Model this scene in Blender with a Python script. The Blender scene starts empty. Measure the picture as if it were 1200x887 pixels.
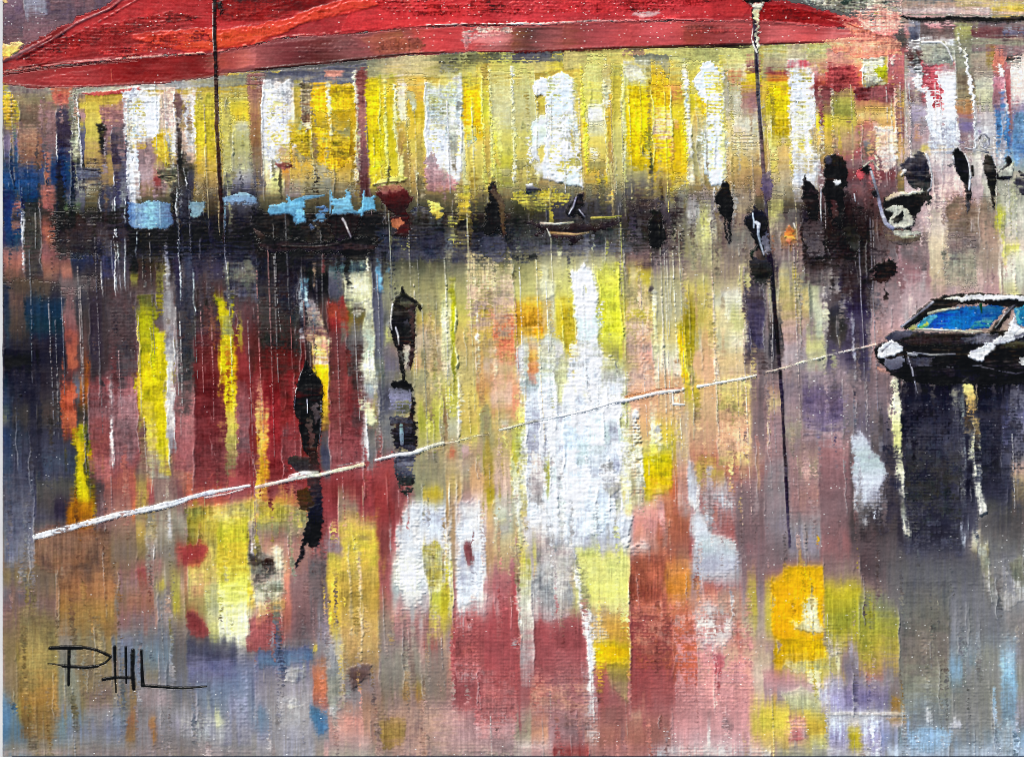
# A close photograph of a palette-knife oil painting (a wet street at night) lying in daylight.
# The canvas, its weave and every stroke of paint are built as real relief: 1 unit of the
# painting grid = 1 mm, paint thickness included.  Colours are pigments, with ridge glints painted in; light comes from sun + sky.
import bpy, math
import numpy as np
from mathutils import Vector

rng = np.random.default_rng(7)
X0, Y0, X1, Y1 = 3, -26, 1228, 886          # painted area of the canvas, mm (y downwards)
W, H = X1 - X0, Y1 - Y0

def smooth_noise(w, h, sx, sy, seed):
    r = np.random.default_rng(seed)
    gw, gh = int(w / sx) + 3, int(h / sy) + 3
    g = r.random((gh, gw)).astype(np.float32)
    xs = np.arange(w) / sx; ys = np.arange(h) / sy
    xi = xs.astype(int); yi = ys.astype(int)
    fx = xs - xi; fy = ys - yi
    fx = (fx * fx * (3 - 2 * fx)).astype(np.float32); fy = (fy * fy * (3 - 2 * fy)).astype(np.float32)
    top = g[yi][:, xi] * (1 - fx) + g[yi][:, xi + 1] * fx
    bot = g[yi + 1][:, xi] * (1 - fx) + g[yi + 1][:, xi + 1] * fx
    return top * (1 - fy)[:, None] + bot * fy[:, None]

FW, FH = W + 420, H + 420
STREAK = 0.55 * smooth_noise(FW, FH, 26, 2.3, 1) + 0.45 * smooth_noise(FW, FH, 9, 1.3, 2)
STREAK = np.clip((STREAK - 0.5) * 2.1 + 0.5, 0, 1)
HF = smooth_noise(FW, FH, 6, 1.05, 10)
VSTREAK = 0.6 * smooth_noise(FW, FH, 2.4, 45, 3) + 0.4 * smooth_noise(FW, FH, 1.2, 18, 4)
BLOT = 0.5 * smooth_noise(FW, FH, 14, 14, 5) + 0.3 * smooth_noise(FW, FH, 5, 5, 6) + 0.2 * smooth_noise(FW, FH, 2, 2, 7)
FINE = smooth_noise(FW, FH, 1.6, 1.4, 8)
MID = smooth_noise(FW, FH, 60, 40, 9)

# plain canvas weave, threads about 4 mm apart, slightly wandering
yy, xx = np.mgrid[0:H, 0:W].astype(np.float32)
wx = xx + 2.2 * smooth_noise(W, H, 40, 30, 11); wy = yy + 2.2 * smooth_noise(W, H, 60, 30, 12)
u, v = wx / 3.6, wy / 3.9
over = ((np.floor(u) + np.floor(v)) % 2)
weft = np.abs(np.sin(np.pi * v)); warp = np.abs(np.sin(np.pi * u))
dash = np.abs(np.sin(0.5 * np.pi * (u + np.floor(v))))
WEAVE = weft * (0.30 + 0.70 * dash) * (0.55 + 0.9 * smooth_noise(W, H, 9, 3, 15)) + 0.22 * warp * (1 - dash)
WEAVE = WEAVE * (0.35 + 0.65 * smooth_noise(W, H, 80, 60, 16))
WEAVE = (WEAVE - WEAVE.min()) / (WEAVE.max() - WEAVE.min())
THR = 0.55 * WEAVE + 0.30 * smooth_noise(W, H, 3, 1.6, 13) + 0.35 * (smooth_noise(W, H, 12, 7, 14) - 0.3)
order = np.argsort(THR, axis=None); rank = np.empty(order.size, np.float32)
rank[order] = np.linspace(1, 0, order.size, dtype=np.float32); DRY = rank.reshape(H, W)   # low = crest: takes paint first

COL = np.full((H, W, 3), 0.35, np.float32)      # pigment, sRGB 0..1
THK = np.full((H, W), 0.25, np.float32)         # paint thickness, mm
OWN = np.zeros((H, W), np.int32)                # which object owns this spot

# ---------------------------------------------------------------- things, parts, sub-parts
NODES = [None]
class Node:
    def __init__(s, name, parent=None, **k):
        s.name, s.parent, s.k = name, parent, k; s.id = len(NODES); NODES.append(s); s.kids = []
        if parent: parent.kids.append(s)
def thing(name, label, cat, group=None, kind=None): return Node(name, None, label=label, category=cat, group=group, kind=kind)
def part(parent, name, label=None): return Node(name, parent, label=label, category=None, group=None, kind=None)

def rgb(c): return [int(q, 16) / 15.0 for q in c] if len(c) == 3 else [int(c[i:i+2], 16) / 255.0 for i in (0, 2, 4)]
def win(F, r, h, w):
    oy = int(r.integers(0, FH - h)); ox = int(r.integers(0, FW - w)); return F[oy:oy + h, ox:ox + w]
def gradient(cols, t):
    c = np.array([rgb(q) for q in cols], np.float32); n = len(c)
    if n == 1: return np.broadcast_to(c[0], t.shape + (3,)).copy()
    p = np.clip(t, 0, 1) * (n - 1); i = np.minimum(p.astype(int), n - 2); f = (p - i)
    f = f * f * (3 - 2 * f)
    return c[i] * (1 - f[..., None]) + c[i + 1] * f[..., None]
def blur(a, k):
    for ax in (0, 1):
        p = np.pad(a, [(k, k) if q == ax else (0, 0) for q in (0, 1)], mode='edge')
        cs = np.cumsum(p, axis=ax); n = a.shape[ax]
        z = np.zeros_like(np.take(cs, [0], ax)); cs = np.concatenate([z, cs], ax)
        a = (np.take(cs, range(2*k+1, 2*k+1+n), ax) - np.take(cs, range(0, n), ax)) / (2*k+1)
    return a

COUNT = [0]
STYLE = dict(v=1.0, m=0.42, j=1.0)
def lay(own, r, x0, y0, alpha, t, cols, o, extra=None, cross=None):
    """lay one stroke into the window at x0,y0: pigment, thickness, owner"""
    h, w = alpha.shape
    sl = (slice(y0, y0 + h), slice(x0, x0 + w))
    st = win(STREAK, r, h, w); vs = win(VSTREAK, r, h, w); bl = win(BLOT, r, h, w); fi = win(FINE, r, h, w)
    var = o.get('v', 1.0) * STYLE['v']
    tt = t + var * (0.30 * (st - 0.5) + 0.24 * (bl - 0.5)) / max(1, (len(cols) - 1) ** 0.5)
    c = gradient(cols, tt)
    hf = win(HF, r, h, w)
    lum = 1 + var * (0.14 * (st - 0.5) + 0.13 * (hf - 0.5) + 0.20 * (vs - 0.5) + 0.30 * (bl - 0.5) + 0.20 * (fi - 0.5) + 0.22 * (win(MID, r, h, w) - 0.5))
    tint = np.stack([bl - 0.5, win(MID, r, h, w) * 0 + (fi - 0.5) * 0.5, 0.5 - bl], -1) * 0.05 * var
    c = np.clip(c * lum[..., None] + tint, 0, 1)
    mixa = alpha * (1 - o.get('m', STYLE['m']) * np.clip(st * 1.5 - 0.55, 0, 1) * np.clip(bl * 1.6 - 0.3, 0, 1))
    COL[sl] = COL[sl] * (1 - mixa[..., None]) + c * mixa[..., None]
    hh = o.get('h', 0.55)
    rim = np.clip(alpha - blur(alpha, 2), 0, 1) * o.get('rim', 0.9)
    new = 0.45 * THK[sl] + hh * (0.75 + 0.5 * (bl - 0.5) + 0.2 * (st - 0.5) + 0.35 * (vs - 0.5)) + rim
    THK[sl] = THK[sl] * (1 - alpha) + new * alpha
    if extra is not None:                                   # knife ridges: thick crest of paint along an edge, its glint painted in as paler colour
        for e, col in extra:
            THK[sl] += e * o.get('rh', 2.0)
            a = np.clip(e * 1.15, 0, 1)[..., None]
            cc = np.array(rgb(col), np.float32) if col is not None else np.clip(COL[sl] * 0.6 + 0.36, 0, 1)
            COL[sl] = COL[sl] * (1 - a) + cc * a
    if own is not None:
        sub = OWN[sl]; sub[alpha > 0.5] = own

def window(xa, xb, ya, yb, pad=5):
    xa, xb = int(math.floor(xa)) - pad, int(math.ceil(xb)) + pad; ya, yb = int(math.floor(ya)) - pad, int(math.ceil(yb)) + pad
    return max(0, xa - X0), min(W, xb - X0), max(0, ya - Y0), min(H, yb - Y0)

def strip(own, x0, x1, y0, y1, cols, o):
    COUNT[0] += 1; r = np.random.default_rng(1000 + COUNT[0])
    hgt = y1 - y0
    sk = o.get('sk', 0.035 * hgt + r.uniform(-1.2, 1.2))
    xa, xb, ya, yb = window(min(x0, x0 + sk), max(x1, x1 + sk), y0, y1)
    if xb - xa < 2 or yb - ya < 2: return
    Yg, Xg = np.mgrid[ya:yb, xa:xb].astype(np.float32); Xg += X0 + 0.5; Yg += Y0 + 0.5
    h, w = Yg.shape
    j = o.get('j', 1.0) * STYLE['j']
    t = (Yg - y0) / max(1, hgt)
    n1 = smooth_noise(1, h, 2, 1.7, 5000 + COUNT[0])[:, :1] - 0.5; n2 = smooth_noise(1, h, 2, 1.7, 6000 + COUNT[0])[:, :1] - 0.5
    b1 = smooth_noise(1, h, 2, 16, 7000 + COUNT[0])[:, :1] - 0.5; b2 = smooth_noise(1, h, 2, 16, 8000 + COUNT[0])[:, :1] - 0.5
    rl, rr = o.get('l'), o.get('r')
    if rl is None: rl = r.choice([0, 0, 0, 0.8])
    if rr is None: rr = r.choice([0, 0, 0, 0.8])
    kl = 0.35 if rl else 1.0; kr = 0.35 if rr else 1.0
    L = x0 + sk * t + j * (kl * 2.6 * n1 + 2.4 * b1); R = x1 + sk * t + j * (kr * 2.6 * n2 + 2.4 * b2)
    wid = np.maximum(R - L, 1)
    e0 = (win(BLOT, r, h, w) - 0.5)
    top = y0 + j * 6 * e0; bot = y1 + j * 7 * e0 + 3 * (win(VSTREAK, r, h, w) - 0.5)
    ea = min(11, 0.13 * hgt) if (x1 - x0) > 5 else 0                     # uneven, slanting ends
    q0 = smooth_noise(w, 2, 7, 2, 9000 + COUNT[0])[:1] - 0.5; q1 = smooth_noise(w, 2, 7, 2, 9900 + COUNT[0])[:1] - 0.5
    sx_ = np.clip((Xg[:1] - x0) / max(1, x1 - x0), 0, 1) - 0.5
    y0 = y0 + ea * (1.6 * q0 + r.uniform(-1, 1) * sx_); y1 = y1 + ea * (2.2 * q1 + r.uniform(-1.4, 1.4) * sx_)
    st = win(STREAK, r, h, w) - 0.5; vs_ = win(VSTREAK, r, h, w) - 0.5
    f0 = o.get('f0', min(0.42 * hgt, r.uniform(10, 40))); f1 = o.get('f1', min(0.45 * hgt, r.uniform(14, 55)))
    fl = 1.0 if rl else r.choice([1.2, 2.5, 4.0]); fr_ = 1.0 if rr else r.choice([1.2, 2.5, 4.0])
    fl = min(fl, 0.25 * (x1 - x0) + 0.6); fr_ = min(fr_, 0.25 * (x1 - x0) + 0.6)
    a = (np.clip((Xg - L) / fl + 0.5 + 0.7 * (fl > 1) * st, 0, 1) * np.clip((R - Xg) / fr_ + 0.5 + 0.7 * (fr_ > 1) * st, 0, 1)
         * np.clip((Yg - y0) / f0 + 0.45 + 0.9 * st + 0.9 * vs_, 0, 1) * np.clip((y1 - Yg) / f1 + 0.45 + 0.9 * st + 0.9 * vs_, 0, 1))
    cov = np.ones_like(a) * (1 - o.get('d', 0.0))
    d0, d1 = o.get('d0', 0), o.get('d1', 0)
    if d0: cov *= np.clip(t / d0 + 0.15, 0, 1)
    if d1: cov *= np.clip((1 - t) / d1 + 0.15, 0, 1)
    a = a * np.clip((cov - DRY[ya:yb, xa:xb]) * 7 + 0.5 + (cov > 0.985) * 5, 0, 1)
    if o.get('a'): a = a * o['a']
    ex = []
    tin = np.clip(t * 8, 0, 1) * np.clip((1 - t) * 8, 0, 1)
    for rs, E in ((rl, L), (rr, R)):
        if rs:
            br = np.clip((smooth_noise(1, h, 2, o.get('bl', 24), int(r.integers(1e6)))[:, :1] - 0.30) * 4, 0, 1) * (0.6 + 0.8 * smooth_noise(1, h, 2, 1.6, int(r.integers(1e6)))[:, :1])
            rw = 0.75 if rs < 1.5 else 1.1
            e = np.exp(-((Xg - E) / rw) ** 2) * br * tin * (Yg > y0) * (Yg < y1) * rs
            ex.append((e.astype(np.float32), o.get('rc')))
    lay(own, r, xa, ya, a.astype(np.float32), t, cols, o, ex)

def poly(own, pts, cols, o):
    COUNT[0] += 1; r = np.random.default_rng(1000 + COUNT[0])
    P = np.array(pts, np.float32)
    xa, xb, ya, yb = window(P[:, 0].min(), P[:, 0].max(), P[:, 1].min(), P[:, 1].max())
    if xb - xa < 2 or yb - ya < 2: return
    Yg, Xg = np.mgrid[ya:yb, xa:xb].astype(np.float32); Xg += X0 + 0.5; Yg += Y0 + 0.5
    h, w = Yg.shape; j = o.get('j', 1.0) * STYLE['j']
    Xw = Xg + j * (3.2 * (win(STREAK, r, h, w) - 0.5) + 5.0 * (win(BLOT, r, h, w) - 0.5))
    Yw = Yg + j * (5.0 * (win(BLOT, r, h, w) - 0.5) + 2.5 * (win(VSTREAK, r, h, w) - 0.5))
    acc = np.zeros((h, w), np.float32)
    for ox, oy in ((-.25, -.25), (.25, .25), (-.25, .25), (.25, -.25)):
        ins = np.zeros((h, w), bool); n = len(P)
        for i in range(n):
            ax_, ay_ = P[i]; bx_, by_ = P[(i + 1) % n]
            if ay_ == by_: continue
            c = ((ay_ > Yw + oy) != (by_ > Yw + oy)) & (Xw + ox < (bx_ - ax_) * (Yw + oy - ay_) / (by_ - ay_) + ax_)
            ins ^= c
        acc += ins * 0.25
    a = acc
    if o.get('d') or o.get('de'):
        cov = np.clip(1 - o.get('d', 0), 0, 1) * np.ones_like(a)
        if o.get('de'):                                     # dry towards its edges
            k = int(o['de']); cov = cov * np.clip(blur(blur(a, k), k) * 1.7 - 0.62, 0, 1)
        a = a * np.clip((cov - DRY[ya:yb, xa:xb]) * 7 + 0.5 + (cov > 0.985) * 5, 0, 1)
    if o.get('a'): a = a * o['a']
    if o.get('dir', 'v') == 'v': t = (Yg - P[:, 1].min()) / max(1, np.ptp(P[:, 1]))
    else: t = (Xg - P[:, 0].min()) / max(1, np.ptp(P[:, 0]))
    lay(own, r, xa, ya, a.astype(np.float32), t, cols, o)

def line(own, pts, w0, w1, cols, o):
    COUNT[0] += 1; r = np.random.default_rng(1000 + COUNT[0])
    P = np.array(pts, np.float32); m = max(w0, w1)
    xa, xb, ya, yb = window(P[:, 0].min() - m, P[:, 0].max() + m, P[:, 1].min() - m, P[:, 1].max() + m)
    if xb - xa < 2 or yb - ya < 2: return
    Yg, Xg = np.mgrid[ya:yb, xa:xb].astype(np.float32); Xg += X0 + 0.5; Yg += Y0 + 0.5
    h, w = Yg.shape; j = o.get('j', 0.6)
    Xw = Xg + j * 2.5 * (win(BLOT, r, h, w) - 0.5); Yw = Yg + j * 2.5 * (win(BLOT, r, h, w) - 0.5)
    seg = np.hypot(*(P[1:] - P[:-1]).T); tot = seg.sum(); s0 = 0
    best = np.full((h, w), 1e9, np.float32); tb = np.zeros((h, w), np.float32)
    for i in range(len(P) - 1):
        d = P[i + 1] - P[i]; q = np.clip(((Xw - P[i, 0]) * d[0] + (Yw - P[i, 1]) * d[1]) / max(1e-6, (d * d).sum()), 0, 1)
        dist = np.hypot(Xw - P[i, 0] - q * d[0], Yw - P[i, 1] - q * d[1])
        b = dist < best; best = np.where(b, dist, best); tb = np.where(b, (s0 + q * seg[i]) / tot, tb); s0 += seg[i]
    wd = (w0 + (w1 - w0) * tb) * 0.5 * (0.75 + 0.5 * win(BLOT, r, h, w))
    a = np.clip(wd - best + 0.5, 0, 1)
    if o.get('d'):
        a = a * np.clip((1 - o['d'] - DRY[ya:yb, xa:xb]) * 7 + 0.5, 0, 1)
    lay(own, r, xa, ya, a.astype(np.float32), tb, cols, dict({'h': 1.2}, **o))

def paint(node, text, partname=None):
    """one stroke per line:  strip  x0 x1 y0 y1 colours.. opts | P x,y .. ; colours ; opts | L x,y .. ; w0 w1 ; colours ; opts"""
    def opts(tok):
        o = {}
        for q in tok:
            k, val = q.split('=')
            o[k] = val if k in ('rc', 'n', 'dir', 'lb') else float(val)
        return o
    for ln in text.strip().splitlines():
        ln = ln.split('#')[0].strip()
        if not ln: continue
        if ln[0] in 'PL':
            f = [q.split() for q in ln[1:].split(';')]
            pts = [tuple(float(z) for z in q.split(',')) for q in f[0]]
            if ln[0] == 'P':
                o = opts(f[2]) if len(f) > 2 else {}
                tgt = part(node, o['n']) if 'n' in o else node
                poly(tgt.id, pts, f[1], o)
            else:
                o = opts(f[3]) if len(f) > 3 else {}
                tgt = part(node, o['n']) if 'n' in o else node
                line(tgt.id, pts, float(f[1][0]), float(f[1][1]), f[2], o)
        else:
            tok = ln.split(); nums = [float(q) for q in tok[:4]]
            cols = [q for q in tok[4:] if '=' not in q]; o = opts([q for q in tok[4:] if '=' in q])
            tgt = part(node, o['n']) if 'n' in o else node
            strip(tgt.id, nums[0], nums[1], nums[2], nums[3], cols, o)

def smear(y_from, y_to, ax, ay, seed):
    """the knife dragged over wet paint: pull pigment, thickness and outlines a few millimetres about"""
    r = np.random.default_rng(seed)
    k = np.clip((yy + Y0 - y_from) / 12, 0, 1) * np.clip((y_to - (yy + Y0)) / 6, 0, 1)
    n1 = smooth_noise(W, H, 34, 6, seed + 1) * 0.7 + 0.3 * smooth_noise(W, H, 12, 2, seed + 2)
    n2 = smooth_noise(W, H, 7, 70, seed + 3) * 0.75 + 0.25 * smooth_noise(W, H, 2.2, 30, seed + 4)
    dx = ax * 2 * (n1 - 0.5) * k; dy = ay * 2 * (n2 - 0.5) * k
    xi = np.clip(np.rint(xx + dx), 0, W - 1).astype(int); yi = np.clip(np.rint(yy + dy), 0, H - 1).astype(int)
    for A in (COL, THK, OWN): A[...] = A[yi, xi]

def knifework(n_dab, n_ridge, box, seed, lens=(18, 110)):
    """many small wet-in-wet touches picking up the paint already there, and thin crests left by the knife edge"""
    r = np.random.default_rng(seed); bx0, bx1, by0, by1 = box
    for i in range(n_dab):
        x = r.uniform(bx0, bx1); y = r.uniform(by0, by1); wd = r.choice([1.5, 2, 3, 4, 6]) * r.uniform(0.8, 1.2); ln = r.uniform(16, 90)
        def pick(px, py): return COL[int(np.clip(py - Y0, 0, H - 1)), int(np.clip(px - X0, 0, W - 1))]
        cs = []
        for k in range(3):
            c = pick(x + r.normal(0, 7), y + ln * k / 2 + r.normal(0, 16)) * r.uniform(0.82, 1.16)
            cs.append('%02x%02x%02x' % tuple(int(np.clip(q, 0.02, 0.98) * 255) for q in c))
        strip(None, x, x + wd, y, y + ln, cs, dict(m=0.3, h=r.uniform(0.1, 0.6), d=r.choice([0, 0, 0.3, 0.5]), v=0.8, l=r.choice([0, 0, 0, 0, 0.7]), r=0, f0=ln * .35, f1=ln * .4))
    for i in range(n_ridge):
        x = r.uniform(bx0, bx1); y = r.uniform(by0, by1); ln = r.uniform(*lens)
        c = COL[int(np.clip(y + ln / 2 - Y0, 0, H - 1)), int(np.clip(x - X0, 0, W - 1))]
        c = np.clip(c * 0.55 + r.uniform(0.28, 0.45), 0, 1); hx = '%02x%02x%02x' % tuple(int(q * 255) for q in c)  # paler than the paint around it: the crest's highlight is put into the colour
        line(None, [(x, y), (x + 0.02 * ln, y + ln * .5), (x + 0.04 * ln + r.normal(0, 1), y + ln)], r.uniform(0.9, 1.7), 0.8, [hx], dict(h=r.uniform(1.5, 2.6), d=r.uniform(0.1, 0.45), j=0.5, m=0.1))

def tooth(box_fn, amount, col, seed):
    """white specks over the thinner paint, denser on the crests of the weave"""
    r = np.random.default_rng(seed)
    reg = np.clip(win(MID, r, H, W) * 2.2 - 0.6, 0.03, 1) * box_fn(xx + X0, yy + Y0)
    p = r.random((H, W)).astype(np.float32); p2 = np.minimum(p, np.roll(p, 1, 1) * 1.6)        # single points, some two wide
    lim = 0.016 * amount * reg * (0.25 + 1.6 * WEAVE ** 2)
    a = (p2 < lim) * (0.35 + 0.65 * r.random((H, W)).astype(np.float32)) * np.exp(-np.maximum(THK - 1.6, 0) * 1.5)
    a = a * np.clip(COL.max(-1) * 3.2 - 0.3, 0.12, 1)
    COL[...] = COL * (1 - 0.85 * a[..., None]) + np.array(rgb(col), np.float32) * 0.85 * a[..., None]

def vblur(k, amt, y_from, y_to):
    """paint pulled downwards wet-in-wet: strokes melt into each other along their length"""
    m = (np.clip((yy + Y0 - y_from) / 15, 0, 1) * np.clip((y_to - (yy + Y0)) / 10, 0, 1) * amt)[..., None]
    B = COL
    for _ in range(2):
        p = np.pad(B, [(k, k), (0, 0), (0, 0)], mode='edge'); cs = np.cumsum(p, axis=0, dtype=np.float64); cs = np.concatenate([np.zeros_like(cs[:1]), cs])
        B = ((cs[2*k+1:] - cs[:-(2*k+1)]) / (2*k+1)).astype(np.float32)
    COL[...] = COL * (1 - m) + B * m

def glaze(x0, x1, y0, y1, col, amt, soft=30):
    X = xx + X0; Y = yy + Y0
    m = np.clip((X - x0) / soft + .5, 0, 1) * np.clip((x1 - X) / soft + .5, 0, 1) * np.clip((Y - y0) / soft + .5, 0, 1) * np.clip((y1 - Y) / soft + .5, 0, 1)
    r = np.random.default_rng(int(x0 + 7 * y0 + 99999)); lum = COL.mean(-1); sat = COL.max(-1) - COL.min(-1)
    m = m * amt * (0.5 + win(VSTREAK, r, H, W)) * np.clip((0.80 - lum) * 5, 0.1, 1) * np.where((COL[..., 2] < 0.35) & (lum > 0.42), 0.35, 1)
    m = np.clip(m, 0, 1)[..., None]
    COL[...] = COL * (1 - m) + np.array(rgb(col), np.float32) * m

def hblur(node, k, amt):
    """strokes of one part melt into each other sideways"""
    p = np.pad(COL, [(0, 0), (k, k), (0, 0)], mode='edge'); cs = np.cumsum(p, axis=1, dtype=np.float64); cs = np.concatenate([np.zeros_like(cs[:, :1]), cs], 1)
    B = ((cs[:, 2*k+1:] - cs[:, :-(2*k+1)]) / (2*k+1)).astype(np.float32)
    m = ((OWN == node.id) * amt)[..., None]
    COL[...] = COL * (1 - m) + B * m
# ================================================================ the painted scene, back to front
sky = thing('sky', 'violet and grey evening sky in the upper left corner', 'sky', kind='structure')
paint(sky, """
P 3,-30 200,-30 120,20 60,40 20,60 3,75 ; 547 636 746 734 ; m=0.5
27 52 -26 26 878 989 99a 879 d1=0.3
3 26 -26 50 636 737 636 645
60 110 -26 8 765 746
P 3,0 9,0 8,3 3,4 ; ec8
""")
pave = thing('pavement', 'wet street surface mirroring the lights in upright streaks of paint', 'street', kind='structure')
paint(pave, """
P 3,225 1228,225 1228,886 3,886 ; 433 645 867 977 a88 998 ; j=0
3 125 280 470 433 334 323 d1=0.3 sk=2
3 110 440 640 334 445 556 667
3 160 620 886 866 976 985 99a
125 300 290 620 434 644 845 a56 976 sk=8
150 330 600 886 976 a87 99a 98a
290 450 290 650 333 433 732 a33 934 sk=6
300 470 630 886 a65 966 877 99a a98
430 620 290 520 555 886 ba6 ba6 aa7
430 640 500 886 997 a87 a66 976 a89
590 750 270 470 555 aa8 cc6 db6 cc8
600 760 440 886 db8 dcb cbb a55 955 a77
730 890 280 560 655 aa7 cb6 db8 da8 ca7
740 900 540 886 b76 a55 b54 b77 d99
870 1060 260 560 654 867 878 978 a88
880 1060 520 886 a98 867 977 987 aaa
1010 1228 280 470 655 a88 a98 867
1000 1228 430 700 334 223 334 556
1040 1228 640 886 556 778 889 99a
""")
left = thing('shop_building', 'dark blue and brown shop front at the far left edge under the awning corner', 'building')
lw = part(left, 'wall')
paint(lw, """
3 125 90 335 866 654 334 335 434 sk=0 l=0 r=0
3 70 98 135 998 887 876 sk=0
12 66 104 130 877 986 865
3 26 146 190 758 869 546
3 26 180 290 357 135 136 245
3 10 98 150 cb4 da3 887 d=0.3
4 22 118 148 cb3 ec3 d=0.45
22 50 148 200 876 965 854 446
24 50 192 226 347 346 445
47 70 122 186 967 866 745 r=0.9
52 61 176 226 b76 a65 865 d1=0.3
58 70 180 226 357 136 247
67 84 124 190 546 435 324 l=0.9
68 84 184 226 247 246 236
62 80 104 126 c65 d76 976
90 122 112 136 a87 cb4 b99
90 120 130 154 a78 c9a cb4 cb5
80 91 108 194 aa9 ddb 554 998 d=0.35 r=0.9
90 114 148 192 668 557 779
88 114 186 226 334 aa8 333 556 d=0.2
96 106 190 210 111 222
114 122 142 190 222 111 434
120 134 138 184 213 324 435
120 134 128 152 b89 a78
120 148 106 148 a66 a67 a68
133 148 144 226 546 435 334 446
3 16 222 290 125 136 235
14 28 240 270 a66 b76 334 d=0.5
17 27 225 265 765 b76 236 d=0.4
25 48 220 326 334 333 443 444 l=1.2 rc=dde sk=3 n=pillar
47 66 222 294 c76 333 b65 334 m=0.6
50 66 225 268 c76 b66 c87 d=0.45
53 66 272 292 c75 d86
64 76 222 302 222 124 223 334
75 118 220 252 445 778 556
74 95 238 262 574 897 556 d=0.3
74 120 256 288 434 322 433
70 120 282 332 236 347 334 433
47 82 288 328 b77 a66 965 865
72 84 314 330 c87 c76
3 28 288 328 a77 b76 965 d0=0.2
3 50 320 352 654 543 332
70 112 326 346 766 877 865
""")
cafe = thing('cafe_building', 'long cafe front with tall glowing yellow and white windows below the red awning', 'building')
cw = part(cafe, 'wall')
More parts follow.
